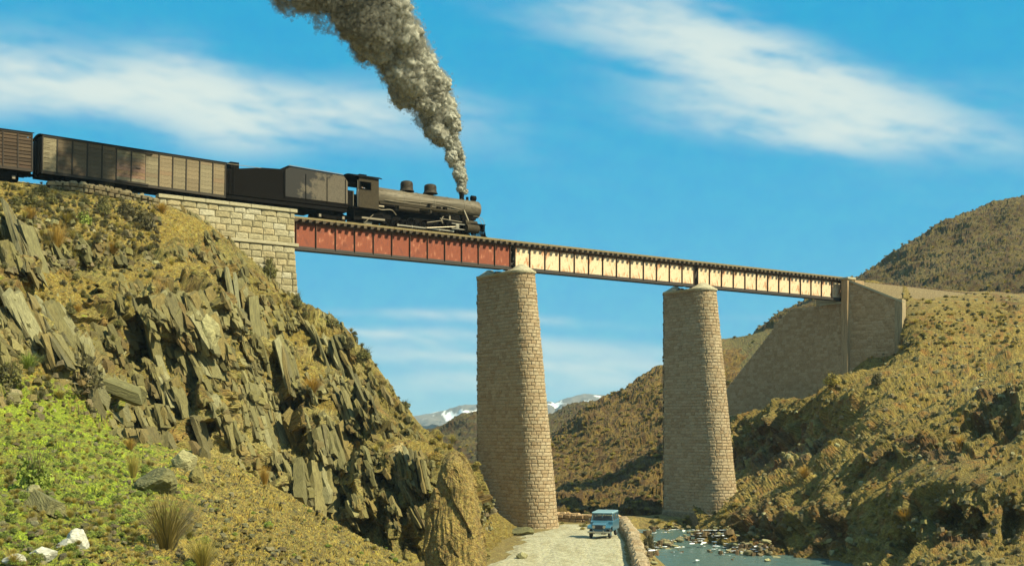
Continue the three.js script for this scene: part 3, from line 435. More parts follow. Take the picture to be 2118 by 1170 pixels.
// ---- far abutment with its wing walls
{
  const g = onLine(thing('bridge_abutment', 'dark shaded stone abutment with sloping wing walls on the right hillside', 'abutment'));
  const xf = xAt(1738, 0) - 0.1, zR = zAt(1757, xf), zJ = zAt(1601, xf), zW = zAt(1505, xf), top = yAt(1752, 577, zR), seat = GB - 0.45, low = 6;
  const side = (pts, name, m, x = xf, th = 2.2) => { const s = new THREE.Shape(pts.map(([z, y]) => new THREE.Vector2(-z, y))), q = new THREE.ExtrudeGeometry(s, { depth: th, bevelEnabled: false }); q.applyMatrix4(new THREE.Matrix4().makeBasis(V(0, 0, -1), V(0, 1, 0), V(1, 0, 0))).translate(x, 0, 0); return mesh(name, q, m, g); };
  const yF = (px, py) => { const z = zAt(px, xf); return EYE + (HY - py) * depthOf(xf, z) / F; };
  const breast = [[zR, low], [zR, seat - 0.1], [zAt(1640, xf), seat - 0.1], [zJ, yF(1601, 672)], [zJ, low]];
  const core = mat(C(0.62, 0.42, 0.215), { map: grainTex, bumpMap: bumpTex, bumpScale: 0.04 });
  side(breast, 'breast_wall', core);
  side([[zJ + 0.02, low], [zJ + 0.02, yF(1600, 674)], [zW, yF(1505, 796)], [zW - 4, yF(1505, 796) - 4.2], [zW - 4, low]], 'wing_wall', core, xf + 0.36, 1.2);
  // ballast wall and pilaster behind the girder ends
  side([[zR, seat - 0.1], [zR, top], [TRACKZ - 3.2, top], [TRACKZ - 3.2, seat - 0.1]], 'ballast_wall', core, xf + 1.0, 1.6);
  mesh('pilaster', box(1.1, top - low, 0.85, xf + 0.2, (top + low) / 2, zR - 0.36), core, g);
  mesh('pilaster_cap', box(1.4, 0.24, 1.15, xf + 0.22, top + 0.12, zR - 0.36, 0.04), coping, g);
  mesh('bridge_seat', box(1.3, 0.2, 3.4, xf + 0.45, seat - 0.02, TRACKZ, 0.02), coping, g);
  const spots = courses(low, seat - 0.12, 0.34, () => -zR, (y) => -Math.max(zJ, zAt(1640, xf) + (zJ - zAt(1640, xf)) * clamp((seat - y) / (seat - yF(1601, 672)), 0, 1)), (s, y) => ({ p: V(xf - 0.01, y, -s), u: V(0, 0, 1), n: V(-1, 0, 0) }), 0.55, 81);
  const zTop = (y) => lerp(zJ, zW, clamp((yF(1600, 674) - y) / (yF(1600, 674) - yF(1505, 796)), 0, 1));
  const spots2 = courses(low, yF(1600, 674), 0.34, () => -zJ, (y) => -zTop(y), (s, y) => ({ p: V(xf + 0.35, y, -s), u: V(0, 0, 1), n: V(-1, 0, 0) }), 0.55, 82);
  // the near wing, splayed towards the viewer, its coping sloping down
  const w = V(0.42, 0, 0.907).normalize(), nW = V(-0.907, 0, 0.42), o = V(xf + 0.05, 0, zR), len = 5.6;
  const yTop = (s) => lerp(top - 0.25, yAt(1851, 634, 1.4) - 0.3, s / len);
  const yEnd = yTop(len);
  { const s = new THREE.Shape([[0, low + 2], [len, low + 2], [len, yEnd], [0, yTop(0)]].map((a) => new THREE.Vector2(...a))), q = new THREE.ExtrudeGeometry(s, { depth: 1.1, bevelEnabled: false }); q.applyMatrix4(new THREE.Matrix4().makeBasis(w, V(0, 1, 0), nW.clone().negate().multiplyScalar(-1))).translate(o.x - nW.x * 1.1, 0, o.z - nW.z * 1.1); mesh('wing_wall', q, core, g); }
  const spots3 = courses(low + 2, top, 0.34, () => 0, (y) => clamp((yTop(0) - y) / (yTop(0) - yEnd) * len, 0, len), (s, y) => ({ p: o.clone().addScaledVector(w, s).add(V(0, y, 0)), u: w, n: nW }), 0.55, 83);
  for (const s of [...spots, ...spots2, ...spots3]) s.m.scale(V(1, 1, 0.55));
  lay(g, [...spots, ...spots2, ...spots3], dullMats, dullTones, 0, 9);
  const a = o.clone().addScaledVector(nW, -0.5).add(V(0, yTop(0) + 0.1, 0)), b = o.clone().addScaledVector(nW, -0.5).addScaledVector(w, len + 0.1).add(V(0, yEnd + 0.1, 0)), d = b.clone().sub(a), q = box(d.length(), 0.2, 1.35); q.applyMatrix4(new THREE.Matrix4().makeBasis(d.clone().normalize(), V().crossVectors(nW, d).normalize(), nW.clone())); mesh('coping', q.translate((a.x + b.x) / 2, (a.y + b.y) / 2, (a.z + b.z) / 2), coping, g);
  const e = o.clone().addScaledVector(w, len - 0.3).addScaledVector(nW, -0.9); const pq = new THREE.BoxGeometry(0.8, yEnd - low - 1.6, 1.9, 1, 1, 1); pq.applyMatrix4(new THREE.Matrix4().makeBasis(w, V(0, 1, 0), nW)); mesh('end_pillar', pq.translate(e.x, (yEnd + low + 2) / 2 + 0.25, e.z), mat(C(0.52, 0.40, 0.22), { map: grainTex, bumpMap: bumpTex, bumpScale: 0.05 }), g);
}
// ---- plate girder spans
const ironDark = mat(C(0.035, 0.028, 0.022), { roughness: 0.7 }), ironBrown = mat(C(0.085, 0.05, 0.03), { roughness: 0.75 });
function span(xa, xb, tex, count, label, flangeColor) {
  const g = onLine(thing('bridge_span', label, 'bridge span')), L = xb - xa, pw = L / count, paint = [0, 1, 2, 3].map((i) => { const t = tex.clone(); t.offset.set(i * 0.29, i * 0.41); t.repeat.set(0.5, 0.5); t.needsUpdate = true; return mat(0xffffff, { map: t, roughness: 0.7 }); }), edge = mat(flangeColor, { roughness: 0.8, map: grainTex });
  const r = rng(count * 7 + Math.round(xa));
  for (let i = 0; i < count; i++) mesh('web_panel', new THREE.BoxGeometry(pw, GT - GB - 0.06, 0.014).translate(xa + (i + 0.5) * pw, (GT + GB) / 2, -0.16), paint[Math.floor(r() * 4)], g);
  for (let i = 0; i <= count; i++) mesh('stiffener', merged([box(0.11, GT - GB - 0.08, 0.02, clamp(xa + i * pw, xa + 0.06, xb - 0.06), (GT + GB) / 2, -0.14), box(0.025, GT - GB - 0.1, 0.13, clamp(xa + i * pw, xa + 0.06, xb - 0.06), (GT + GB) / 2, -0.075)]), ironBrown, g);
  const angle = (y, s) => merged([box(L, 0.03, 0.42, (xa + xb) / 2, y, -0.16), box(L, 0.13, 0.025, (xa + xb) / 2, y - s * 0.08, -0.138)]);
  mesh('top_flange', angle(GT - 0.015, 1), edge, g); mesh('bottom_flange', merged([box(L, 0.05, 0.46, (xa + xb) / 2, GB - 0.03, -0.16), box(L, 0.16, 0.03, (xa + xb) / 2, GB + 0.07, -0.125), box(L, 0.16, 0.05, (xa + xb) / 2, GB - 0.10, 0.02), box(L, 0.16, 0.05, (xa + xb) / 2, GB - 0.10, -0.34)]), ironDark, g);
  mesh('far_girder', merged([box(L, GT - GB - 0.06, 0.014, (xa + xb) / 2, (GT + GB) / 2, -1.74), box(L, 0.03, 0.42, (xa + xb) / 2, GT - 0.015, -1.74), box(L, 0.04, 0.42, (xa + xb) / 2, GB + 0.02, -1.74), ...Array.from({ length: count + 1 }, (_, i) => box(0.03, GT - GB - 0.1, 0.13, clamp(xa + i * pw, xa + 0.06, xb - 0.06), (GT + GB) / 2, -1.66))]), ironDark, g);
  const br = []; for (let i = 0; i < count; i++) { const a = xa + i * pw, b = a + pw, s = i % 2; br.push(bar(V(a, GB + 0.12, s ? -0.2 : -1.7), V(b, GB + 0.12, s ? -1.7 : -0.2), 0.045, 4), box(0.09, 0.09, 1.5, a + 0.05, GB + 0.16, -0.95)); if (i % 3 === 0) br.push(bar(V(a + 0.05, GB + 0.15, -0.2), V(a + 0.05, GT - 0.15, -1.7), 0.04, 4), bar(V(a + 0.05, GT - 0.15, -0.2), V(a + 0.05, GB + 0.15, -1.7), 0.04, 4)); }
  mesh('bracing', merged(br), ironDark, g);
  // rivet heads along the flange angles are too small to pick apart
  return g;
}
const XA = xAt(613, 0.3) - 1.6, XB = xAt(1738) - 0.25;
span(X1 - 0.34 - (xAt(1055) - xAt(651)) / 11 * 13.0, X1 - 0.34, redTex, 13, 'plate girder span in rusty red paint under the locomotive', C(0.16, 0.07, 0.035));
span(X1 + 0.08, X2 - 0.3, whiteTex, 13, 'white painted plate girder span between the two stone piers', C(0.19, 0.10, 0.05));
span(X2 + 0.08, XB + 0.7, whiteTex, 13, 'white plate girder span with rust streaks from the river pier to the far abutment', C(0.19, 0.10, 0.05));
// ---- the track: sleepers, rails, a guard timber along the sleeper ends
{
  const g = onLine(new THREE.Group()); g.name = 'railway_track'; top(g, null, null, null, 'structure');
  const x0 = -58, x1 = 72, wood = [mat(C(0.13, 0.095, 0.055), { map: grainTex }), mat(C(0.09, 0.066, 0.04), { map: grainTex }), mat(C(0.17, 0.125, 0.07), { map: grainTex })], r = rng(17), sg = box(0.26, 0.24, 2.66, 0, 0, 0, 0.015);
  for (let x = X1 - 23.4; x < XB + 1.2; x += 0.62) { const s = mesh('sleeper', sg, wood[Math.floor(r() * 3)], g); s.position.set(x + 0.04 * (r() - 0.5), GT + 0.12, TRACKZ + 0.05 * (r() - 0.5)); s.rotation.y = 0.02 * (r() - 0.5); }
  const land = []; for (let x = x0; x < X1 - 24; x += 0.66) land.push(box(0.24, 0.2, 2.2, x, RAIL - 0.25, TRACKZ)); for (let x = XB + 2; x < x1; x += 0.66) land.push(box(0.24, 0.2, 2.2, x, RAIL - 0.25, TRACKZ));
  mesh('sleepers_in_ballast', merged(land), wood[0], g).userData.kind = 'stuff';
  for (const s of [-0.53, 0.53]) mesh('rail', merged([box(x1 - x0, 0.035, 0.065, (x0 + x1) / 2, RAIL - 0.018, TRACKZ + s), box(x1 - x0, 0.08, 0.02, (x0 + x1) / 2, RAIL - 0.075, TRACKZ + s), box(x1 - x0, 0.015, 0.11, (x0 + x1) / 2, RAIL - 0.122, TRACKZ + s)]), mat(C(0.16, 0.09, 0.05), { roughness: 0.5, metalness: 0.5 }), g);
  const tw = mat(C(0.36, 0.28, 0.13), { map: grainTex, roughness: 1 });
  for (const s of [-1.19, 1.19]) for (let x = X1 - 23.4; x < XB + 0.8; x += 5.4) mesh('guard_timber', box(Math.min(5.38, XB + 0.9 - x), 0.17, 0.2, x + Math.min(5.38, XB + 0.9 - x) / 2, GT + 0.24 + 0.083, TRACKZ + s, 0.012), tw, g);
  const bed = new THREE.Shape([[-1.4, 0], [1.4, 0], [2.5, -1.2], [-2.5, -1.2]].map((a) => new THREE.Vector2(...a)));
  const fill = new THREE.Shape([[-1.4, 0], [1.4, 0], [4.6, -3.4], [-4.6, -3.4]].map((a) => new THREE.Vector2(...a)));
  for (const [a, b, bed2] of [[x0, xAt(330, 0.75) + 0.2, bed], [XB + 1.4, x1, bed], [XB + 5, x1, fill]]) { const q = new THREE.ExtrudeGeometry(bed2, { depth: b - a, bevelEnabled: false, steps: 1 }).rotateY(Math.PI / 2).translate(a, RAIL - (bed2 === fill ? 0.31 : 0.27), TRACKZ); mesh('ballast_bed', q, mat(C(0.30, 0.23, 0.11), { map: soilTex, bumpMap: bumpTex, bumpScale: 0.08 }), g); }
}

// ------------------------------------------------------------------ the train, in the line's frame (x forward, y up, z towards the viewer), y = 0 on the rail
const sooty = (r, g, b, rough = 0.75, o = {}) => new THREE.MeshPhysicalMaterial({ color: C(r, g, b), roughness: rough, specularIntensity: 0.2, map: grainTex, bumpMap: bumpTex, bumpScale: 0.012, ...o });
const black = sooty(0.007, 0.0055, 0.0045, 0.8), soot = sooty(0.0085, 0.0065, 0.005, 0.9), boilerMat = sooty(0.225, 0.19, 0.135, 0.48), greySide = sooty(0.085, 0.067, 0.042, 0.75), steel = mat(C(0.32, 0.28, 0.21), { roughness: 0.38, metalness: 0.65 }), dullSteel = mat(C(0.20, 0.17, 0.12), { roughness: 0.55, metalness: 0.4 });
const SIDE = 0.27;      // the side of the train lies about there in front of the girder plane
function wheel(parent, name, x, r, spokes, z, withWeight) {
  const rim = new THREE.TorusGeometry(r - 0.05, 0.055, 8, 32).translate(x, r, z), list = [rim, cyl(0.11, 0.11, 0.16, 14, x, r, z, 'z'), new THREE.CylinderGeometry(r, r, 0.09, 32, 1, true).rotateX(Math.PI / 2).translate(x, r, z)];
  for (let i = 0; i < spokes; i++) { const a = i / spokes * Math.PI * 2; list.push(bar(V(x, r, z), V(x + Math.cos(a) * (r - 0.06), r + Math.sin(a) * (r - 0.06), z), 0.028, 4)); }
  if (withWeight) { const s = new THREE.Shape(); s.absarc(0, 0, r - 0.08, Math.PI * 1.15, Math.PI * 1.85, false); list.push(new THREE.ExtrudeGeometry(s, { depth: 0.07, bevelEnabled: false }).rotateZ(x * 1.7).translate(x, r, z - 0.035)); }
  return mesh(name, merged(list), black, parent);
}
function bogie(parent, x, gap = 1.5, r = 0.38, zc = 0) {
  for (const s of [-1, 1]) for (const z of [0.53, -0.53]) mesh('wheel', merged([cyl(r, r, 0.1, 24, x + s * gap / 2, r, zc + z, 'z'), cyl(r + 0.025, r + 0.025, 0.03, 24, x + s * gap / 2, r, zc + z - Math.sign(z) * 0.05, 'z'), cyl(0.1, 0.1, 0.2, 12, x + s * gap / 2, r, zc + z + Math.sign(z) * 0.1, 'z')]), black, parent);
  for (const z of [0.72, -0.72]) { const s = new THREE.Shape([[-gap / 2 - 0.25, 0.3], [-gap / 2 - 0.25, 0.5], [-0.35, 0.68], [0.35, 0.68], [gap / 2 + 0.25, 0.5], [gap / 2 + 0.25, 0.3], [gap / 2 - 0.2, 0.3], [0.3, 0.2], [-0.3, 0.2], [-gap / 2 + 0.2, 0.3]].map((a) => new THREE.Vector2(...a))); mesh('bogie_frame', new THREE.ExtrudeGeometry(s, { depth: 0.1, bevelEnabled: false }).translate(x, 0.05, zc + z - 0.05), soot, parent);
    for (const s2 of [-1, 1]) mesh('axle_box', box(0.22, 0.24, 0.14, x + s2 * gap / 2, r, zc + z + Math.sign(z) * 0.09, 0.02), dullSteel, parent); }
  mesh('bolster', box(0.4, 0.22, 1.7, x, 0.72, zc), black, parent);
}
// ---- locomotive
{
  const xf = xAt(1008, TRACKZ + 0.7), xCabR = xAt(733, SIDE), L = xf - xCabR, o = V(xf, RAIL, TRACKZ);
  const g = onLine(thing('steam_locomotive', 'soot grey steam locomotive smoking at the head of the train on the red span', 'locomotive'), o.x, o.y, o.z);
  const X = (px) => xAt(px, SIDE) - xf, Yr = (px, py, z = SIDE) => yAt(px, py, z) - RAIL, XC = (px) => xAt(px, TRACKZ + 0.25) - xf;
  const yb = 2.60, rb = 0.76, xsm = XC(990), xfire = X(783), taper = 0.06;
  // boiler: smokebox, barrel courses with bands, firebox
  const boil = new THREE.LatheGeometry([[0, 0], [rb - 0.12, 0.0], [rb - 0.03, 0.03], [rb, 0.1], [rb, 1.15], [rb + 0.015, 1.16], [rb + 0.015, 1.22], [rb + 0.005, 1.23], [rb + taper, (xsm - xfire) * 0.7], [rb + taper + 0.06, xsm - xfire], [0, xsm - xfire]].map((a) => new THREE.Vector2(...a)), 48);
  mesh('boiler', boil.rotateZ(Math.PI / 2).translate(xsm, yb, 0), boilerMat, g);
  for (const px of [955, 925, 893, 862, 830, 806]) { const x = XC(px); mesh('boiler_band', new THREE.TorusGeometry(rb + 0.012 + taper * clamp((xsm - x) / (xsm - xfire) * 1.3, 0, 1), 0.02, 6, 48).rotateY(Math.PI / 2).translate(x, yb, 0), dullSteel, g); }
  mesh('smokebox_door', merged([new THREE.SphereGeometry(1.4, 32, 10, 0, Math.PI * 2, 0, 0.42).rotateZ(-Math.PI / 2).translate(xsm - 1.28, yb, 0), cyl(0.06, 0.06, 0.12, 10, xsm + 0.16, yb, 0, 'x'), box(0.03, 0.05, 0.9, xsm + 0.13, yb, 0)]), black, g);
  mesh('firebox', box(2.0, 1.15, 1.25, xfire + 0.9, yb - 0.62, 0, 0.1), soot, g);
  mesh('boiler_underside', box(xsm - xfire - 1.2, 0.35, 0.8, (xsm + xfire) / 2 + 0.2, yb - rb - 0.05, 0), black, g);
  const dome = (px, pyTop, r, h) => { const x = XC(px), t = Yr(px, pyTop, -0.95) - 0.02, q = new THREE.LatheGeometry([[r * 1.22, -0.22], [r * 1.05, -0.08], [r, 0.05], [r, h * 0.62], [r * 0.9, h * 0.85], [r * 0.62, h * 0.97], [0, h]].map((a) => new THREE.Vector2(...a)), 28); return q.translate(x, t - h, 0); };
  const domeMat = sooty(0.075, 0.06, 0.042, 0.55); mesh('steam_dome', dome(844, 374, 0.54, 0.68), domeMat, g); mesh('sand_dome', dome(893, 381, 0.54, 0.60), domeMat, g);
  const ch = XC(958); mesh('chimney', new THREE.LatheGeometry([[0.34, -0.12], [0.24, 0.02], [0.20, 0.14], [0.22, 0.5], [0.27, 0.56], [0.27, 0.62], [0.17, 0.62], [0.15, 0.1]].map((a) => new THREE.Vector2(...a)), 24).translate(ch, yb + rb - 0.02, 0), black, g);
  mesh('turret', merged([cyl(0.12, 0.12, 0.34, 12, XC(968), yb + rb + 0.1, 0.12), cyl(0.06, 0.09, 0.5, 10, X(786), yb + rb + 0.25, 0.1), cyl(0.05, 0.07, 0.35, 10, X(792), yb + rb + 0.2, -0.15)]), black, g);
  const lx = XC(982); mesh('headlamp', merged([cyl(0.23, 0.23, 0.42, 24, lx, yb + rb + 0.26, 0, 'x'), box(0.34, 0.2, 0.3, lx, yb + rb + 0.02, 0)]), black, g).add(mesh('lamp_glass', cyl(0.19, 0.19, 0.02, 24, lx + 0.225, yb + rb + 0.26, 0, 'x'), mat(C(0.5, 0.5, 0.42), { roughness: 0.1, metalness: 0.3 })));
  // running board, rails, pipes
  const yr = 2.02; mesh('running_board', merged([box(X(948) - X(786), 0.05, 0.34, (X(948) + X(786)) / 2, yr, 0.98, 0), box(X(948) - X(786), 0.05, 0.34, (X(948) + X(786)) / 2, yr, -0.98), box(X(948) - X(786), 0.12, 0.025, (X(948) + X(786)) / 2, yr - 0.04, 1.15)]), greySide, g);
  for (const s of [1, -1]) mesh('handrail', merged([tube([V(X(788), yb + 0.36, s * 0.78), V(X(880), yb + 0.30, s * 0.74), V(X(988), yb + 0.22, s * 0.72)], 0.02), ...[800, 840, 880, 920, 960].map((p) => bar(V(X(p), yb + 0.30, s * 0.62), V(X(p), yb + 0.31, s * 0.76), 0.016, 5))]), dullSteel, g);
  mesh('sand_pipe', merged([bar(V(X(897), yb + rb + 0.02, 0.3), V(X(921), yb - 0.1, 0.78), 0.03, 6), bar(V(X(888), yb + rb, 0.3), V(X(878), yb - 0.15, 0.8), 0.03, 6)]), black, g);
  mesh('steam_pipe', merged([tube([V(X(795), yb - 0.05, 0.8), V(X(850), yb - 0.12, 0.82), V(X(905), yb - 0.05, 0.8), V(X(960), yb - 0.3, 0.78)], 0.028), tube([V(X(800), yb - 0.3, 0.84), V(X(870), yb - 0.34, 0.84), V(X(955), yb - 0.42, 0.8)], 0.022), bar(V(X(966), yb - 0.3, 0.7), V(X(974), 1.15, 0.95), 0.09, 8)]), dullSteel, g);
  mesh('air_pump', merged([cyl(0.15, 0.15, 0.4, 14, X(893), yb - 0.42, 0.98), cyl(0.12, 0.12, 0.3, 14, X(893), yb - 0.82, 0.98), box(0.36, 0.05, 0.36, X(893), yb - 0.62, 0.98), box(0.38, 0.04, 0.38, X(893), yb - 0.2, 0.98)]), greySide, g);
  mesh('lubricator', merged([box(0.35, 0.22, 0.25, X(910), yb - 0.45, 0.98, 0.02), box(0.3, 0.3, 0.25, X(924), yb - 0.42, 0.95, 0.02)]), soot, g);
  mesh('air_tank', cyl(0.2, 0.2, X(868) - X(826), 18, (X(868) + X(826)) / 2, yr - 0.28, 0.98, 'x'), greySide, g);
  mesh('injector', merged([cyl(0.1, 0.1, 0.5, 10, X(790), yr - 0.35, 1.05, 'x'), tube([V(X(776), yr - 0.2, 1.08), V(X(786), yr - 0.6, 1.1), V(X(812), yr - 0.55, 1.08), V(X(822), yr - 0.9, 1.0)], 0.04)]), dullSteel, g);
  // wheels: ten drivers, a leading and a trailing pair
  const dr = 0.56, xs = [0, 1, 2, 3, 4].map((i) => lerp(X(832), X(946), i / 4) - 0.15);
  for (const x of xs) for (const z of [0.56, -0.56]) wheel(g, 'driving_wheel', x, dr, 12, z, true);
  for (const [px, r] of [[985, 0.36], [802, 0.42]]) for (const z of [0.56, -0.56]) wheel(g, 'small_wheel', X(px), r, 9, z, false);
  mesh('frame', merged([box(X(985) - X(790), 0.5, 0.08, (X(985) + X(790)) / 2, 1.0, 0.42), box(X(985) - X(790), 0.5, 0.08, (X(985) + X(790)) / 2, 1.0, -0.42), box(X(985) - X(790), 1.15, 0.82, (X(985) + X(790)) / 2, 1.25, 0)]), black, g);
  mesh('ash_pan', merged([box(X(958) - X(806), 0.62, 0.78, (X(958) + X(806)) / 2, 0.5, 0), box(X(800) - X(738), 0.85, 1.3, (X(800) + X(738)) / 2, 0.82, 0, 0.05), box(X(800) - X(722), 0.22, 0.9, (X(800) + X(722)) / 2, 0.62, 0)]), black, g);
  mesh('trailing_frame', merged([box(X(800) - X(752), 0.14, 0.08, (X(800) + X(752)) / 2, 0.62, 0.86), bar(V(X(757), 0.2, 0.95), V(X(775), 0.95, 0.95), 0.035, 5), cyl(0.42, 0.42, 0.1, 22, X(768), 0.42, 0.56, 'z'), cyl(0.42, 0.42, 0.1, 22, X(768), 0.42, -0.56, 'z')]), dullSteel, g);
  for (const z of [0.72, -0.72]) {
    const s = Math.sign(z);
    mesh('cylinder', merged([cyl(0.37, 0.37, X(992) - X(967), 24, (X(992) + X(967)) / 2, 0.72, z * 1.28, 'x'), cyl(0.24, 0.24, X(990) - X(966), 20, (X(990) + X(966)) / 2, 1.2, z * 1.16, 'x'), cyl(0.15, 0.15, 0.12, 14, X(993), 0.72, z * 1.28, 'x')]), greySide, g);
    mesh('coupling_rod', merged([box(xs[4] - xs[0], 0.11, 0.05, (xs[4] + xs[0]) / 2, dr - 0.2, z + s * 0.02), ...xs.map((x) => cyl(0.1, 0.1, 0.09, 12, x, dr - 0.2, z + s * 0.02, 'z'))]), steel, g);
    mesh('main_rod', bar(V(xs[2], dr - 0.2, z + s * 0.12), V(X(952), 0.78, z + s * 0.14), 0.06, 6), steel, g);
    mesh('crosshead', merged([box(0.34, 0.36, 0.16, X(950), 0.78, z + s * 0.16, 0.03), box(X(966) - X(938), 0.07, 0.12, (X(966) + X(938)) / 2, 1.0, z + s * 0.16), box(X(966) - X(938), 0.07, 0.12, (X(966) + X(938)) / 2, 0.56, z + s * 0.16)]), steel, g);
    mesh('valve_gear', merged([bar(V(xs[2], dr + 0.25, z + s * 0.2), V(X(920), 1.15, z + s * 0.18), 0.035, 5), bar(V(X(914), 1.3, z + s * 0.16), V(X(960), 1.2, z + s * 0.16), 0.035, 5), tube([V(X(920), 0.9, z + s * 0.16), V(X(917), 1.2, z + s * 0.16), V(X(921), 1.5, z + s * 0.16)], 0.05, 10), box(0.16, 0.5, 0.1, X(935), 1.45, z + s * 0.1)]), dullSteel, g);
  }
  // cab with open window, roof and the gangway gap
  const ca = X(742), cb = X(783), zs = 1.22, yf = 1.62, ye = Yr(770, 368) - 0.02, w0 = X(744.5), w1 = X(766), wy0 = Yr(755, 391), wy1 = Yr(755, 377);
  const cs = new THREE.Shape([[ca, yf - 0.25], [cb, yf - 0.25], [cb, ye], [ca, ye]].map((a) => new THREE.Vector2(...a))), hole = new THREE.Path([[w0, wy0], [w1, wy0], [w1, wy1], [w0, wy1]].map((a) => new THREE.Vector2(...a))); cs.holes.push(hole);
  for (const s of [1, -1]) mesh('cab_side', new THREE.ExtrudeGeometry(cs, { depth: 0.04, bevelEnabled: false }).translate(0, 0, s * zs - 0.02), greySide, g);
  mesh('cab_front', box(0.05, ye - yf + 0.25, zs * 2 - 0.06, cb - 0.06, (ye + yf) / 2 - 0.12, 0), black, g);
  mesh('cab_floor', box(cb - ca + 0.6, 0.1, zs * 2 - 0.1, (ca + cb) / 2 - 0.3, yf - 0.3, 0), black, g);
  const rf = new THREE.Shape(); rf.moveTo(-zs - 0.16, 0); rf.quadraticCurveTo(0, 0.62, zs + 0.16, 0); rf.lineTo(zs + 0.16, 0.05); rf.quadraticCurveTo(0, 0.70, -zs - 0.16, 0.05);
  mesh('cab_roof', merged([new THREE.ExtrudeGeometry(rf, { depth: cb - ca + 0.85, bevelEnabled: false, curveSegments: 20 }).rotateY(Math.PI / 2).translate(ca - 0.6, ye - 0.03, 0), box(0.7, 0.07, 1.2, (ca + cb) / 2 - 0.2, ye + 0.34, 0, 0.02)]), soot, g);
  mesh('window_frame', merged([box(w1 - w0 + 0.1, 0.05, 0.08, (w0 + w1) / 2, wy0 - 0.02, zs + 0.02), box(w1 - w0 + 0.1, 0.05, 0.08, (w0 + w1) / 2, wy1 + 0.02, zs + 0.02), box(0.05, wy1 - wy0, 0.08, w0 - 0.02, (wy0 + wy1) / 2, zs + 0.02), box(0.05, wy1 - wy0, 0.08, w1 + 0.02, (wy0 + wy1) / 2, zs + 0.02)]), soot, g);
  mesh('grab_rail', merged([bar(V(ca - 0.1, yf - 0.2, zs), V(ca - 0.1, ye - 0.3, zs), 0.03, 6), bar(V(ca - 0.5, yf - 0.2, zs - 0.05), V(ca - 0.5, yf + 1.0, zs - 0.05), 0.03, 6)]), dullSteel, g);
  mesh('cab_steps', merged([box(0.42, 0.04, 0.3, ca - 0.25, 0.62, zs - 0.1), box(0.42, 0.04, 0.3, ca - 0.25, 0.98, zs - 0.1), box(0.04, 1.1, 0.28, ca - 0.44, 1.0, zs - 0.1)]), soot, g);
  // front end: buffer beam, pilot, coupler, steps and rails
  mesh('buffer_beam', box(0.2, 0.42, 2.2, -0.62, 0.92, 0, 0.02), black, g);
  const pil = []; for (let i = -8; i <= 8; i++) { const z = i / 8 * 1.0; pil.push(bar(V(-0.5, 0.72, z), V(-0.06 - 0.25 * Math.abs(z), 0.12, z * 0.92), 0.03, 5)); } pil.push(box(0.08, 0.08, 2.0, -0.25, 0.12, 0)); mesh('pilot', merged(pil), black, g);
  mesh('coupler', merged([box(0.5, 0.14, 0.16, -0.28, 0.86, 0), box(0.2, 0.26, 0.3, -0.06, 0.86, 0, 0.04)]), soot, g);
  mesh('front_platform', box(1.5, 0.06, 2.2, -1.2, 1.16, 0), soot, g);
  for (const s of [1, -1]) mesh('front_handrail', merged([tube([V(-1.45, 1.9, s * 0.62), V(-0.9, 1.85, s * 0.8), V(-0.55, 1.5, s * 0.95), V(-0.55, 1.1, s * 1.0)], 0.022), bar(V(-0.75, 1.16, s * 0.98), V(-1.0, 1.85, s * 0.76), 0.02, 5)]), dullSteel, g);
  // the driver at the cab window
  const pm = mat(C(0.42, 0.24, 0.13), { roughness: 0.8 });
  const dg = onLine(thing('person', 'driver leaning an arm on the locomotive cab window sill', 'person'), o.x, o.y, o.z);
  const dx = (w0 + w1) / 2 - 0.32, fl = yf - 0.25;
  const joints = [[V(dx, fl + 0.9, 0.72), V(dx, fl + 1.4, 0.74), 0.17, 0.2], [V(dx, fl + 1.42, 0.74), V(dx + 0.02, fl + 1.5, 0.78), 0.08, 0.07], [V(dx + 0.18, fl + 1.38, 0.86), V(dx + 0.3, wy0 + 0.1, 1.1), 0.065, 0.055], [V(dx + 0.3, wy0 + 0.08, 1.12), V(dx + 0.02, wy0 + 0.08, 1.26), 0.05, 0.04], [V(dx - 0.1, fl + 0.9, 0.7), V(dx - 0.1, fl + 0.03, 0.7), 0.1, 0.07], [V(dx + 0.1, fl + 0.9, 0.7), V(dx + 0.1, fl + 0.03, 0.72), 0.1, 0.07], [V(dx - 0.18, fl + 1.38, 0.7), V(dx - 0.22, fl + 0.95, 0.72), 0.065, 0.05]];
  const limbs = joints.map(([a, b, ra, rb2]) => { const d = b.clone().sub(a), q = new THREE.CylinderGeometry(rb2, ra, d.length(), 12, 3); q.applyQuaternion(new THREE.Quaternion().setFromUnitVectors(V(0, 1, 0), d.clone().normalize())); return [q.translate((a.x + b.x) / 2, (a.y + b.y) / 2, (a.z + b.z) / 2), new THREE.SphereGeometry(ra, 12, 8).translate(a.x, a.y, a.z), new THREE.SphereGeometry(rb2, 12, 8).translate(b.x, b.y, b.z)]; }).flat();
  mesh('body', merged(limbs), mat(C(0.12, 0.13, 0.16), { roughness: 0.9 }), dg);
  const hd = new THREE.SphereGeometry(0.11, 18, 14); hd.scale(0.85, 1.12, 0.95); mesh('head', merged([hd.translate(dx + 0.03, fl + 1.63, 0.82), new THREE.ConeGeometry(0.025, 0.06, 6).rotateX(Math.PI / 2).translate(dx + 0.04, fl + 1.62, 0.935), new THREE.SphereGeometry(0.045, 10, 8).translate(dx - 0.02, wy0 + 0.08, 1.28)]), pm, dg);
  mesh('cap', merged([new THREE.SphereGeometry(0.115, 16, 8, 0, Math.PI * 2, 0, 1.4).translate(dx + 0.03, fl + 1.66, 0.82), cyl(0.09, 0.09, 0.02, 14, dx + 0.04, fl + 1.69, 0.9)]), mat(C(0.03, 0.03, 0.035)), dg);
}
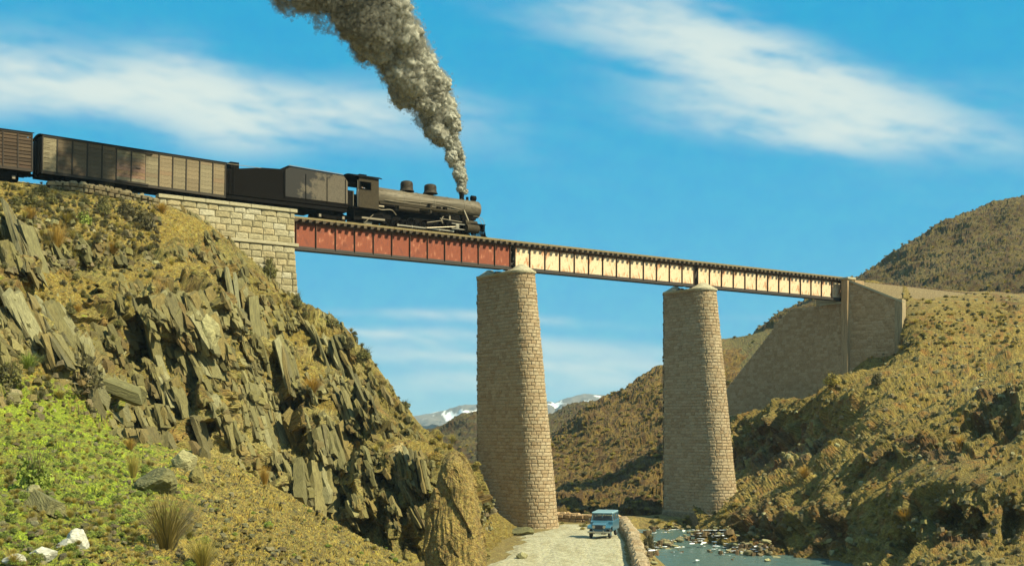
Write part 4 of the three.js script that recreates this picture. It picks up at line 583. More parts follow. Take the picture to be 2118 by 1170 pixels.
// ---- tender
{
  const xr = xAt(467, SIDE), xfr = xAt(719, SIDE), o = V(xr, RAIL, TRACKZ), g = onLine(thing('tender', 'dark tender coupled behind the locomotive cab with a high coal bunker', 'tender'), o.x, o.y, o.z);
  const L = xfr - xr, X = (px) => xAt(px, SIDE) - xr, Y = (px, py) => yAt(px, py, SIDE) - RAIL, z = 1.2, y0 = 1.18, yLow = Y(520, 348), yHi = Y(598, 343), yFr = Y(700, 361);
  const side = new THREE.Shape([[0, y0], [L, y0], [L, yFr - 0.5], [L - 0.35, yFr], [X(597), yHi], [X(583), Y(583, 350)], [X(541), Y(541, 347)], [0, Y(467, 350)]].map((a) => new THREE.Vector2(...a)));
  mesh('tank', new THREE.ExtrudeGeometry(side, { depth: 2 * z - 0.3, bevelEnabled: true, bevelThickness: 0.12, bevelSize: 0.05, bevelSegments: 2 }).translate(0, 0, -z + 0.15), soot, g);
  { // side sheets of the bunker: black with a paler grey patch towards the lower front
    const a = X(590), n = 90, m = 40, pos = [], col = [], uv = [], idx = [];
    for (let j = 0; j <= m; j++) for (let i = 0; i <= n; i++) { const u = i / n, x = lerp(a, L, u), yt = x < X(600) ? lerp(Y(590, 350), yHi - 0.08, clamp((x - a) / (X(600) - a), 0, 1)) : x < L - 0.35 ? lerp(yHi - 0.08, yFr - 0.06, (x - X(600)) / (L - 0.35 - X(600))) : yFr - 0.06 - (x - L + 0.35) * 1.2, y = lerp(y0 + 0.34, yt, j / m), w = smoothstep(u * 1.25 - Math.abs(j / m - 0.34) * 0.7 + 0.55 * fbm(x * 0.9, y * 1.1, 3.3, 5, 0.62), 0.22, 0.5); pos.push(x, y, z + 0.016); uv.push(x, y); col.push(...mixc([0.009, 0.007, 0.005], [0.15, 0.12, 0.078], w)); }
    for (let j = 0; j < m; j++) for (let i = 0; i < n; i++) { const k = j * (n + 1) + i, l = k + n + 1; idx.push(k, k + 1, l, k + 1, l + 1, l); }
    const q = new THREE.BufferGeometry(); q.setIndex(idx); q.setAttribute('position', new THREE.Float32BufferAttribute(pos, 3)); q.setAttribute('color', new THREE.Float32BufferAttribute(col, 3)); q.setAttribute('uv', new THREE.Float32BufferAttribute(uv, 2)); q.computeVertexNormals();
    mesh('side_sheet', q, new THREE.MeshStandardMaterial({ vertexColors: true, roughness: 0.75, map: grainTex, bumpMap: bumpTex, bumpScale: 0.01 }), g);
    for (const px of [588, 632, 676, 714]) mesh('side_rib', box(0.06, yFr - y0 - 0.55, 0.05, X(px), (yFr + y0) / 2 - 0.05, z + 0.02), black, g);
  }
  mesh('tank_hatch', merged([box(0.72, 0.5, 1.1, X(492), yLow + 0.22, 0, 0.03), cyl(0.28, 0.28, 0.16, 18, X(560), Y(560, 347) + 0.05, 0)]), black, g);
  const r = rng(8), coal = []; for (let i = 0; i < 90; i++) coal.push(new THREE.DodecahedronGeometry(0.1 + 0.14 * r(), 0).rotateY(r() * 6).rotateX(r() * 6).translate(X(600 + 85 * r()), yHi - 0.16 - 0.1 * r(), (r() - 0.5) * 1.9)); mesh('coal', merged(coal), black, g).userData.kind = 'stuff';
  mesh('coping_rail', merged([tube([V(0.1, yLow + 0.12, z), V(X(540), yLow + 0.12, z)], 0.02, 4), bar(V(X(597), yHi + 0.06, z), V(L - 0.4, yFr + 0.06, z), 0.025, 6)]), dullSteel, g);
  mesh('front_bulkhead', merged([box(0.62, 1.3, 2.2, L + 0.33, y0 + 0.85, 0, 0.03), box(0.1, 1.1, 0.5, L + 0.62, y0 + 0.7, 0.75)]), soot, g);
  mesh('underframe', merged([box(L, 0.26, 2.2, L / 2, 0.98, 0), box(L - 2, 0.3, 0.9, L / 2, 0.75, 0)]), black, g);
  bogie(g, L * 0.2, 1.7, 0.4); bogie(g, X(690), 2.1, 0.4); mesh('brake_gear', merged([box(1.9, 0.3, 1.2, X(690), 0.45, 0), box(L * 0.4, 0.28, 1.1, L * 0.5, 0.62, 0)]), black, g);
  mesh('ladder', merged([bar(V(0.25, 1.1, z + 0.08), V(0.25, yLow, z + 0.08), 0.02, 5), bar(V(0.6, 1.1, z + 0.08), V(0.6, yLow, z + 0.08), 0.02, 5), ...[0, 1, 2, 3, 4].map((i) => bar(V(0.25, 1.3 + i * 0.32, z + 0.08), V(0.6, 1.3 + i * 0.32, z + 0.08), 0.015, 5))]), soot, g);
  mesh('coupling', box(0.7, 0.16, 0.2, -0.3, 0.85, 0), black, g);
}
// ---- boxcars
function boxcar(label, pa, pb, o) {
  const xa = xAt(pa, SIDE), xb = xAt(pb, SIDE), L = xb - xa, g = onLine(thing('boxcar', label, 'boxcar', null), xa, RAIL + (o.lift ?? 0), TRACKZ); g.rotation.y += o.turn ?? 0; g.rotation.z = o.tip ?? 0;
  const y0 = 0.98, y1 = 3.42, z = 1.24, n = o.panels, pw = L / n, r = rng(o.seed), tones = o.tones.map((t) => mat(C(...t), { roughness: 0.9, map: grainTex, bumpMap: bumpTex, bumpScale: 0.02 })), post = mat(C(...o.post), { roughness: 0.85, map: grainTex });
  for (const s of [1, -1]) for (let i = 0; i < n; i++) {
    if (s < 0) { if (i === 0) mesh('far_side', box(L, y1 - y0, 0.05, L / 2, (y0 + y1) / 2, -z), tones[0], g); continue; }
    const boards = [], nb = o.boards, bh = (y1 - y0) / nb; for (let k = 0; k < nb; k++) boards.push([box(pw - 0.02, bh - (o.gap ?? 0.014), 0.035, (i + 0.5) * pw, y0 + (k + 0.5) * bh, z - 0.02 + 0.012 * r()), C(...(() => { const t = o.tones[(o.pick?.[i] ?? Math.floor(r() * o.tones.length))], q = 0.84 + 0.32 * r(), w = r() < 0.1 ? 0.9 : 1; return [t[0] * q, t[1] * q * w, t[2] * q * w]; })())]);
    mesh('side_panel', tinted(boards), new THREE.MeshStandardMaterial({ vertexColors: true, roughness: 0.9, map: grainTex, bumpMap: bumpTex, bumpScale: 0.02 }), g);
  }
  for (let i = 0; i <= n; i++) mesh('post', box(0.085, y1 - y0 + 0.04, 0.07, clamp(i * pw, 0.045, L - 0.045), (y0 + y1) / 2, z + 0.03, 0.008), post, g);
  mesh('side_sill', merged([box(L, 0.2, 0.08, L / 2, y0 - 0.06, z), box(L, 0.1, 0.09, L / 2, y1 + 0.02, z + 0.02), box(L, 0.2, 0.08, L / 2, y0 - 0.06, -z)]), post, g);
  const d0 = Math.floor(n / 2) - 1; if (o.door) { mesh('door_rail', box(pw * 2.3, 0.1, 0.1, (d0 + 1.1) * pw, y0 + 0.02, z + 0.08), post, g); mesh('door_rail', box(pw * 2.6, 0.09, 0.1, (d0 + 1.2) * pw, y1 - 0.12, z + 0.08), post, g); const dp = []; for (let k = 0; k < 9; k++) dp.push([box(pw * 1.98, (y1 - y0 - 0.25) / 9 - 0.012, 0.05, (d0 + 1) * pw, y0 + 0.1 + (k + 0.5) * (y1 - y0 - 0.25) / 9, z + 0.055 + 0.008 * r()), C(...o.tones[2].map((v) => v * (0.85 + 0.3 * r())))]); mesh('door', tinted(dp), new THREE.MeshStandardMaterial({ vertexColors: true, roughness: 0.9, map: grainTex, bumpMap: bumpTex, bumpScale: 0.02 }), g).add(mesh('door_bar', merged([box(0.07, y1 - y0 - 0.3, 0.06, (d0 + 1) * pw, (y0 + y1) / 2, z + 0.1), box(0.3, 0.06, 0.06, (d0 + 1.5) * pw, (y0 + y1) / 2 - 0.1, z + 0.11)]), post)); }
  for (const s of [0, 1]) { const eb = []; for (let k = 0; k < 9; k++) eb.push(box(0.05, (y1 - y0) / 9 - 0.014, 2 * z - 0.05, s * L + (s ? 0.005 : -0.005), y0 + (k + 0.5) * (y1 - y0) / 9, 0)); for (const zz of [-0.6, 0, 0.6]) eb.push(box(0.09, y1 - y0, 0.09, s * L + (s ? 0.05 : -0.05), (y0 + y1) / 2, zz)); mesh('end_wall', merged(eb), post, g); }
  const rf = new THREE.Shape(); rf.moveTo(-z - 0.1, 0); rf.quadraticCurveTo(0, 0.34, z + 0.1, 0); rf.lineTo(z + 0.1, 0.06); rf.quadraticCurveTo(0, 0.40, -z - 0.1, 0.06); mesh('roof', merged([new THREE.ExtrudeGeometry(rf, { depth: L + 0.2, bevelEnabled: false, curveSegments: 16 }).rotateY(Math.PI / 2).translate(-0.1, y1 + 0.06, 0)]), sooty(0.03, 0.023, 0.016, 0.85), g);
  mesh('roof_walk', merged([-0.2, 0, 0.2].map((zz) => box(L + 0.1, 0.035, 0.17, L / 2, y1 + 0.30, zz))), soot, g);
  mesh('underframe', merged([box(L, 0.24, 0.7, L / 2, 0.82, 0), box(L - 4, 0.05, 0.05, L / 2, 0.42, 0.8), bar(V(2, 0.82, 0.8), V(L / 2 - 1.3, 0.42, 0.8), 0.03, 5), bar(V(L - 2, 0.82, 0.8), V(L / 2 + 1.3, 0.42, 0.8), 0.03, 5), box(0.9, 0.5, 0.7, L * 0.42, 0.62, 0.5), box(L, 0.12, 2 * z - 0.1, L / 2, 0.9, 0)]), black, g);
  bogie(g, 1.9); bogie(g, L - 1.9);
  for (const s of [0, 1]) mesh('coupler', merged([box(0.55, 0.16, 0.2, s ? L + 0.25 : -0.25, 0.8, 0), box(0.18, 0.26, 0.28, s ? L + 0.5 : -0.5, 0.8, 0, 0.03)]), black, g);
  mesh('end_ladder', merged([...[0, 1, 2, 3, 4, 5].map((i) => bar(V(0.12, y0 + 0.2 + i * 0.36, z + 0.1), V(0.5, y0 + 0.2 + i * 0.36, z + 0.1), 0.014, 4)), cyl(0.16, 0.16, 0.03, 14, -0.22, y1 - 0.1, 0.4, 'x'), bar(V(-0.15, 0.9, 0.4), V(-0.15, y1 - 0.1, 0.4), 0.02, 5)]), black, g);
  return g;
}
boxcar('long weathered grey boxcar with sliding door, coupled behind the tender', 84, 465, { panels: 13, boards: 8, seed: 4, door: true, pick: [1, 4, 5, 4, 5, 4, 3, 1, 2, 0, 2, 1, 2], tones: [[0.34, 0.275, 0.165], [0.38, 0.315, 0.19], [0.36, 0.275, 0.16], [0.33, 0.245, 0.14], [0.20, 0.145, 0.085], [0.23, 0.165, 0.095]], post: [0.055, 0.042, 0.027], lift: 0.26, tip: -0.019 });
boxcar('dark brown slatted boxcar cut off by the left edge of the photograph', -330, 66, { panels: 12, boards: 10, gap: 0.05, seed: 9, lift: 0.26, tones: [[0.135, 0.085, 0.05], [0.16, 0.105, 0.06], [0.11, 0.07, 0.04]], post: [0.06, 0.042, 0.028] });

// ------------------------------------------------------------------ smoke: billows of soot-laden steam from the chimney
{
  const g = new THREE.Group(); g.name = numbered('smoke_plume'); top(g, 'thick grey brown smoke plume rising from the locomotive chimney', null, null, 'stuff');
  const path = [[958, 398, 11], [956, 381, 13], [953, 366, 15], [949, 352, 15], [944, 335, 19], [938, 316, 24], [929, 292, 32], [917, 266, 40], [903, 236, 49], [886, 206, 58], [866, 174, 71], [844, 140, 76], [818, 104, 82], [788, 66, 88], [758, 26, 86], [720, -20, 86], [676, -70, 100], [615, -130, 110], [585, -200, 100], [560, -262, 90]];
  const at = (px, py) => { const h = Math.max(0, (388 - py) / 25.5 - 4), zW = TRACKZ + 0.45 * h + 2.3 * Math.max(0, h - 16.5), x = xAt(px, zW), d = depthOf(x, zW); return [toWorld(x, EYE + (HY - py) * d / F, zW), d / F]; };  // unseen upper plume bent towards the viewer so its shade reaches the boxcar
  const r = rng(77), solid = [], soft = [], ico = [new THREE.IcosahedronGeometry(1, 8), new THREE.IcosahedronGeometry(1, 5)].map((q) => { const m = q.index ? q.toNonIndexed() : q; m.deleteAttribute('uv'); return m; });
  const dark = C(0.235, 0.225, 0.18), mid = C(0.29, 0.285, 0.235), pale = C(0.345, 0.34, 0.285);
  function puff(c, rad, list, detail) {
    const q = ico[detail].clone(), a = q.attributes.position, col = new Float32Array(a.count * 3), p = V(), w = V(), k = new THREE.Color(), o = r() * 100;
    for (let i = 0; i < a.count; i++) {
      p.fromBufferAttribute(a, i); w.copy(p).multiplyScalar(rad).add(c);
      const f = 0.9 / Math.pow(rad, 0.5), b1 = Math.abs(n3(w.x * f, w.y * f, w.z * f + o)), b2 = Math.abs(n3(w.x * f * 2.6 + o, w.y * f * 2.6, w.z * f * 2.6)), b3 = Math.abs(n3(w.x * f * 6, w.y * f * 6 + o, w.z * f * 6));
      const s = rad * (0.74 + 0.40 * b1 + 0.22 * b2 + 0.10 * b3); a.setXYZ(i, c.x + p.x * s, c.y + p.y * s * 0.96, c.z + p.z * s);
      const t = fbm(w.x * 0.28, w.y * 0.28, w.z * 0.28 + 5, 3, 0.6) + 0.25 * n3(w.x * 1.3, w.y * 1.3, w.z * 1.3); k.copy(mid).lerp(t > 0 ? pale : dark, smoothstep(Math.abs(t), 0.05, 0.55)); col.set([k.r, k.g, k.b], i * 3);
    }
    q.setAttribute('color', new THREE.BufferAttribute(col, 3)); list.push(q);
  }
  // soot and vapour flecks that make the plume's edges soft
  const flecks = [], fk = new THREE.Color();
  function dust(c, rad, py) {
    const n = Math.min(1500, 100 + 340 * rad * rad); for (let i = 0; i < n; i++) { const p = V(r() * 2 - 1, r() * 2 - 1, r() * 2 - 1).normalize(), q = rad * (0.86 + 0.22 * Math.abs(n3(p.x * 2 + c.x, p.y * 2 + c.y, p.z * 2)) - 0.13 * Math.log(1 - r() * 0.97)); const w = c.clone().addScaledVector(p, q), t = fbm(w.x * 0.28, w.y * 0.28, w.z * 0.28 + 5, 3, 0.6); fk.copy(mid).lerp(t > 0 ? pale : dark, smoothstep(Math.abs(t), 0.05, 0.55)); flecks.push([w, (0.07 + 0.15 * r()) * Math.min(1, 0.3 + rad * 0.5), fk.clone()]); }
  }
  for (let i = 0; i < path.length - 1; i++) {
    const [ax, ay, ar] = path[i], [bx, by, br] = path[i + 1], n = i < 3 ? 18 : i < 6 ? 11 : i < 10 ? 11 : i < 14 ? 15 : 13;
    for (let k = 0; k < n; k++) {
      const t = (k + r()) / n, R = lerp(ar, br, t), an = r() * 6.28, off = Math.sqrt(r()) * R * 0.64, dz = (r() - 0.5) * R * 1.1, px = lerp(ax, bx, t) + Math.cos(an) * off * 0.95, py = lerp(ay, by, t) + Math.sin(an) * off * 0.8, pr = R * (0.27 + 0.27 * r());
      const [c, m] = at(px, py); c.addScaledVector(V(0, 0, 1), dz * m); dust(c, pr * m, py); const thin = (py < 260 && off > R * 0.52 && r() < 0.32) || py < 95 && px < 815 && r() < smoothstep(-py, -95, 20) + 0.15; if (!thin || r() < 0.3) puff(c, pr * m * (py < 120 ? 0.86 : 0.93), thin ? soft : solid, pr * m > 0.5 ? 0 : 1);
    }
  }
  for (let k = 0; k < 22; k++) { const px = 600 + 130 * r(), py = -50 + 100 * r() * (px - 520) / 200, [c, m] = at(px, py), R = (22 + 30 * r()) * m; dust(c, R, py); if (k % 2) puff(c, R, soft, 0); }
  const fin = (l) => { const q = mergeGeometries(l); q.computeVertexNormals(); return q; };
  const smooth = (l) => fin(l.map((q) => { q.computeVertexNormals(); return q; }));
  { const fg = new THREE.OctahedronGeometry(1, 0), im = new THREE.InstancedMesh(fg, new THREE.MeshStandardMaterial({ roughness: 1, transparent: true, opacity: 0.11 }), flecks.length), m4 = new THREE.Matrix4(), e = new THREE.Euler(), q4 = new THREE.Quaternion(); im.name = 'flecks'; flecks.forEach(([w, s, c], i) => { im.setMatrixAt(i, m4.compose(w, q4.setFromEuler(e.set(r() * 6, r() * 6, r() * 6)), V(s, s, s))); im.setColorAt(i, c); }); g.add(im); }
  mesh('billow', smoothMerge(solid), new THREE.MeshStandardMaterial({ vertexColors: true, roughness: 1 }), g);
  mesh('wisp', smoothMerge(soft), new THREE.MeshStandardMaterial({ vertexColors: true, roughness: 1, transparent: true, opacity: 0.20 }), g);
}
function smoothMerge(list) {
  // each puff is welded so that it shades smoothly
  return mergeGeometries(list.map((q) => { const key = new Map(), p = q.attributes.position, c = q.attributes.color, ip = [], ic = [], idx = []; for (let i = 0; i < p.count; i++) { const k = Math.round(p.getX(i) * 3000) + '_' + Math.round(p.getY(i) * 3000) + '_' + Math.round(p.getZ(i) * 3000); let j = key.get(k); if (j === undefined) { j = ip.length / 3; key.set(k, j); ip.push(p.getX(i), p.getY(i), p.getZ(i)); ic.push(c.getX(i), c.getY(i), c.getZ(i)); } idx.push(j); } const o = new THREE.BufferGeometry(); o.setIndex(idx); o.setAttribute('position', new THREE.Float32BufferAttribute(ip, 3)); o.setAttribute('color', new THREE.Float32BufferAttribute(ic, 3)); o.computeVertexNormals(); return o; }));
}

// ------------------------------------------------------------------ the off-road wagon on the road (x forward)
{
  const g = thing('off_road_wagon', 'pale blue boxy off-road station wagon driving towards the viewer on the dirt road', 'car');
  const p = P(1239, 1117, 73); g.position.copy(p); g.position.y = roadY(73.5) + 0.09; const hx = -0.24, hz = 0.971; g.rotation.y = Math.atan2(-hz, hx); g.position.x -= hx * 2.0; g.position.z -= hz * 2.0;
  const blue = new THREE.MeshPhysicalMaterial({ color: C(0.035, 0.12, 0.18), roughness: 0.4, clearcoat: 0.5, clearcoatRoughness: 0.2 }), roof = new THREE.MeshPhysicalMaterial({ color: C(0.24, 0.38, 0.42), roughness: 0.4, clearcoat: 0.4 }), rub = mat(C(0.02, 0.02, 0.02)), glass = new THREE.MeshPhysicalMaterial({ color: C(0.6, 0.7, 0.7), transmission: 1, thickness: 0, roughness: 0.03 }), chrome = mat(C(0.45, 0.43, 0.36), { metalness: 0.9, roughness: 0.3 }), dk = mat(C(0.035, 0.04, 0.045));
  const prof = (pts, w, x = 0) => new THREE.ExtrudeGeometry(new THREE.Shape(pts.map((a) => new THREE.Vector2(...a))), { depth: w - 0.08, bevelEnabled: true, bevelThickness: 0.04, bevelSize: 0.03, bevelSegments: 2 }).translate(x, 0, -(w - 0.08) / 2);
  mesh('body', prof([[-2.05, 0.5], [0.85, 0.5], [0.85, 1.12], [0.62, 1.16], [-2.05, 1.16]], 1.66), blue, g);
  mesh('bonnet', prof([[0.85, 0.62], [1.95, 0.62], [1.97, 1.0], [1.7, 1.1], [0.85, 1.17]], 1.0), blue, g);
  for (const s of [1, -1]) { mesh('wing', prof([[0.85, 0.78], [1.0, 0.95], [1.9, 0.93], [2.02, 0.82], [2.02, 0.76], [1.86, 0.86], [1.1, 0.86], [0.95, 0.62], [0.85, 0.55]], 0.42).translate(0, 0, s * 0.64), blue, g); mesh('headlamp', cyl(0.11, 0.11, 0.08, 20, 1.99, 0.86, s * 0.38, 'x'), chrome, g); }
  mesh('grille', merged([box(0.03, 0.3, 0.56, 1.99, 0.84, 0), ...Array.from({ length: 9 }, (_, i) => box(0.03, 0.26, 0.02, 2.01, 0.84, (i - 4) * 0.06))]), dk, g);
  // upper body: pillars, rails, panes
  const pil = []; for (const s of [1, -1]) { for (const [x, t] of [[0.62, 0.42], [-0.35, -0.35], [-1.2, -1.2], [-2.0, -1.98]]) pil.push(bar(V(x, 1.15, s * 0.79), V(t, 1.68, s * 0.72), 0.035, 6)); pil.push(bar(V(0.42, 1.68, s * 0.72), V(-1.98, 1.68, s * 0.72), 0.04, 6)); } pil.push(bar(V(0.62, 1.17, -0.78), V(0.62, 1.17, 0.78), 0.04, 6), bar(V(0.42, 1.68, -0.7), V(0.42, 1.68, 0.7), 0.04, 6), bar(V(0.52, 1.42, 0), V(0.47, 1.67, 0), 0.015, 4)); mesh('window_pillars', merged(pil), blue, g);
  const ws = new THREE.PlaneGeometry(1.46, 0.5).rotateY(Math.PI / 2).rotateZ(0.37).translate(0.52, 1.42, 0); mesh('windscreen', ws, glass, g);
  for (const s of [1, -1]) for (const [a, b] of [[0.44, -0.32], [-0.38, -1.17], [-1.23, -1.95]]) mesh('side_window', new THREE.PlaneGeometry(a - b - 0.08, 0.44).rotateX(-s * 0.13).translate((a + b) / 2, 1.42, s * 0.755), glass, g);
  mesh('rear_window', new THREE.PlaneGeometry(1.3, 0.42).rotateY(-Math.PI / 2).translate(-2.0, 1.42, 0), glass, g);
  mesh('roof', new RoundedBoxGeometry(2.6, 0.13, 1.56, 3, 0.06).translate(-0.76, 1.76, 0), roof, g);
  mesh('seats', merged([box(0.5, 0.6, 1.4, -0.2, 1.1, 0, 0.05), box(0.5, 0.6, 1.4, -1.1, 1.1, 0, 0.05)]), dk, g);
  for (const [x, s] of [[1.35, 1], [1.35, -1], [-1.3, 1], [-1.3, -1]]) { const w = mesh('wheel', new THREE.TorusGeometry(0.25, 0.105, 12, 28).translate(x, 0.355, s * 0.68), rub, g); w.add(mesh('rim', merged([cyl(0.2, 0.2, 0.12, 22, x, 0.355, s * 0.69, 'z'), cyl(0.07, 0.09, 0.18, 14, x, 0.355, s * 0.70, 'z')]), roof)); }
  mesh('front_bumper', merged([box(0.1, 0.13, 1.62, 2.14, 0.5, 0, 0.03), box(0.1, 0.2, 0.07, 2.2, 0.53, 0.35), box(0.1, 0.2, 0.07, 2.2, 0.53, -0.35)]), chrome, g);
  mesh('number_plate', box(0.02, 0.13, 0.46, 2.16, 0.38, 0.05), mat(C(0.6, 0.58, 0.45)), g);
  mesh('underbody', box(3.9, 0.22, 0.9, 0, 0.45, 0), dk, g);
  mesh('mirror', merged([box(0.04, 0.14, 0.1, 0.5, 1.3, 0.95), bar(V(0.55, 1.18, 0.82), V(0.5, 1.26, 0.93), 0.012, 4)]), chrome, g);
}
// ------------------------------------------------------------------ parapet walls of rough stone beside the road
function rubbleWall(name, label, pts, h, th, seed, size, mats, tones, category, group) {
  const g = thing(name, label, category, group), r = rng(seed), spots = [], core = [];
  for (let i = 0; i < pts.length - 1; i++) {
    const a = pts[i], b = pts[i + 1], d = b.clone().sub(a), L = d.length(), u = d.clone().normalize(), fl = V(u.x, 0, u.z).normalize(), n = V(-fl.z, 0, fl.x), rows = Math.max(1, Math.round(h / size));
    const q = box(L + 0.05, h - 0.05, th - 0.12); q.applyMatrix4(new THREE.Matrix4().makeBasis(u, V().crossVectors(n, u).negate(), n)); if (V().crossVectors(n, u).y > 0) { /* upright either way */ } core.push(q.translate((a.x + b.x) / 2, (a.y + b.y) / 2 + h / 2 - 0.05, (a.z + b.z) / 2));
    for (const s of [1, -1]) for (let k = 0; k < rows; k++) { let x = -r() * size; while (x < L) { const w = size * (0.8 + 0.9 * r()), m = x + w / 2, o = a.clone().addScaledVector(u, clamp(m, 0.1, L - 0.1)).add(V(0, (k + 0.5) * h / rows, 0)).addScaledVector(n, s * (th / 2 - 0.06)); x += w; const uu = fl.clone().multiplyScalar(s > 0 ? 1 : -1); spots.push({ m: frame4(o, uu.clone().applyAxisAngle(n, 0.1 * (r() - 0.5)), n.clone().multiplyScalar(s), w - 0.02, h / rows - 0.015, 0.08 + 0.16 * r()), w: -o.distanceTo(camera.position) }); } }
    for (let x = 0; x < L;) { const w = size * (0.9 + r()); { const o = a.clone().addScaledVector(u, Math.min(x + w / 2, L)).add(V(0, h - 0.06, 0)); spots.push({ m: frame4(o, fl, V(0.25 * (r() - 0.5), 1, 0.25 * (r() - 0.5)).normalize(), w - 0.02, th * (0.8 + 0.35 * r()), 0.08 + 0.22 * r()), w: -o.distanceTo(camera.position) + 5 }); } x += w; }
  }
  mesh('core', merged(core), mortar, g); lay(g, spots, mats, tones, 150, seed); return g;
}
const W = (x, d, dy = 0) => V(x, roadY(d) + dy - 0.12, -d * K);
rubbleWall('parapet_wall', 'long low rough stone parapet between the dirt road and the river', [W(wallX(56) + 0.25, 45), W(wallX(56) + 0.45, 56), W(wallX(64) + 0.45, 64), W(wallX(74) + 0.45, 74), W(wallX(84) + 0.45, 84), W(wallX(92.8) + 0.45, 92.8)], 0.78, 0.72, 51, 0.42, pierMats, pierTones, 'wall');
rubbleWall('parapet_wall', 'short low stone wall across the road behind the off-road wagon', [W(9.9, 93.4), W(7.2, 95), W(2.2, 97.2)], 0.85, 0.6, 52, 0.5, dullMats, dullTones, 'wall');
// dry stone retaining wall under the boxcar
{
  const wallTones = [[0.27, 0.215, 0.11], [0.22, 0.17, 0.085], [0.32, 0.27, 0.15]], wallMats = toneMats(wallTones);
  const pts = [100, 150, 200, 255, 322].map((px, i) => { const zz = 1.9, x = xAt(px, zz), y = [384, 387, 394, 405, 420][i]; return toWorld(x, EYE + (HY - y) * depthOf(x, zz) / F - 0.35, zz); });
  rubbleWall('dry_stone_wall', 'rough dry stone retaining wall under the grey boxcar beside the abutment', pts, 0.62, 0.7, 53, 0.34, wallMats, wallTones, 'wall');
}

// ------------------------------------------------------------------ loose rock: angular slabs lying with the bedding
const slabShapes = [];
for (let s = 0; s < 8; s++) {
  const r = rng(300 + s), n = 5 + s % 3, v = [], t = []; for (let k = 0; k < 2; k++) for (let i = 0; i < n; i++) { const a = i / n * 6.283 + 0.4 * r(), q = (k ? 0.40 : 0.5) * (0.75 + 0.45 * r()); v.push([Math.cos(a) * q, (k ? 0.5 : -0.5) + 0.28 * (r() - 0.5), Math.sin(a) * q]); }
  for (let i = 0; i < n; i++) { const j = (i + 1) % n; t.push(i, n + i, j, j, n + i, n + j); } for (let i = 1; i < n - 1; i++) t.push(0, i, i + 1, n, n + i + 1, n + i);
  const g = new THREE.BufferGeometry(); g.setIndex(t); g.setAttribute('position', new THREE.Float32BufferAttribute(v.flat(), 3)); g.setAttribute('uv', new THREE.Float32BufferAttribute(v.flatMap((p) => [p[0] + 0.3 * p[1], p[2] + 0.4 * p[1]]), 2)); const f = g.toNonIndexed(); f.computeVertexNormals(); slabShapes.push(f);
}
const rockMats = [ROCK, SLATE, PALE, [0.33, 0.27, 0.13], [0.24, 0.16, 0.07]].map((c) => mat(C(...c), { roughness: 0.95, map: grainTex, bumpMap: bumpTex, bumpScale: 0.05 }));
const bedM = new THREE.Matrix4().makeBasis(bedU, bedN, bedV), bedQ = new THREE.Quaternion().setFromRotationMatrix(bedM);
{
  // slabs jutting from the cliff are pieces of the hillside: [px, py, spread x, spread y, number, size]
  const host = patches[0].m, r = rng(404), areas = [[450, 830, 80, 70, 14, 0.9], [560, 690, 50, 70, 10, 1.2], [560, 900, 70, 60, 12, 0.9], [640, 880, 70, 60, 10, 0.9], [760, 860, 70, 60, 10, 0.8], [60, 650, 80, 60, 10, 0.8], [720, 1000, 60, 60, 8, 1], [860, 1000, 50, 50, 8, 0.9], [500, 560, 40, 60, 10, 0.8], [700, 740, 60, 40, 8, 0.7], [190, 860, 60, 40, 8, 0.8]];
  for (const [ax, ay, sx, sy, n, sz] of areas) for (let i = 0; i < n; i++) {
    const px = ax + (r() * 2 - 1) * sx, py = ay + (r() * 2 - 1) * sy, p = ground(px, py); if (!p || p.z > -45) continue;
    const m = mesh('rock_slab', slabShapes[Math.floor(r() * 8)], rockMats[Math.floor(r() * r() * 5)], host); m.position.copy(p).add(V(0.1, -0.1, -0.2)); m.quaternion.copy(bedQ).multiply(new THREE.Quaternion().setFromEuler(new THREE.Euler(0.22 * (r() - 0.5), 0.5 * (r() - 0.5), 0.2 * (r() - 0.5)))); m.scale.set((1.4 + 3.2 * r() * r()) * sz, (0.16 + 0.40 * r()) * sz, (0.5 + 1.0 * r()) * sz);
  }
}
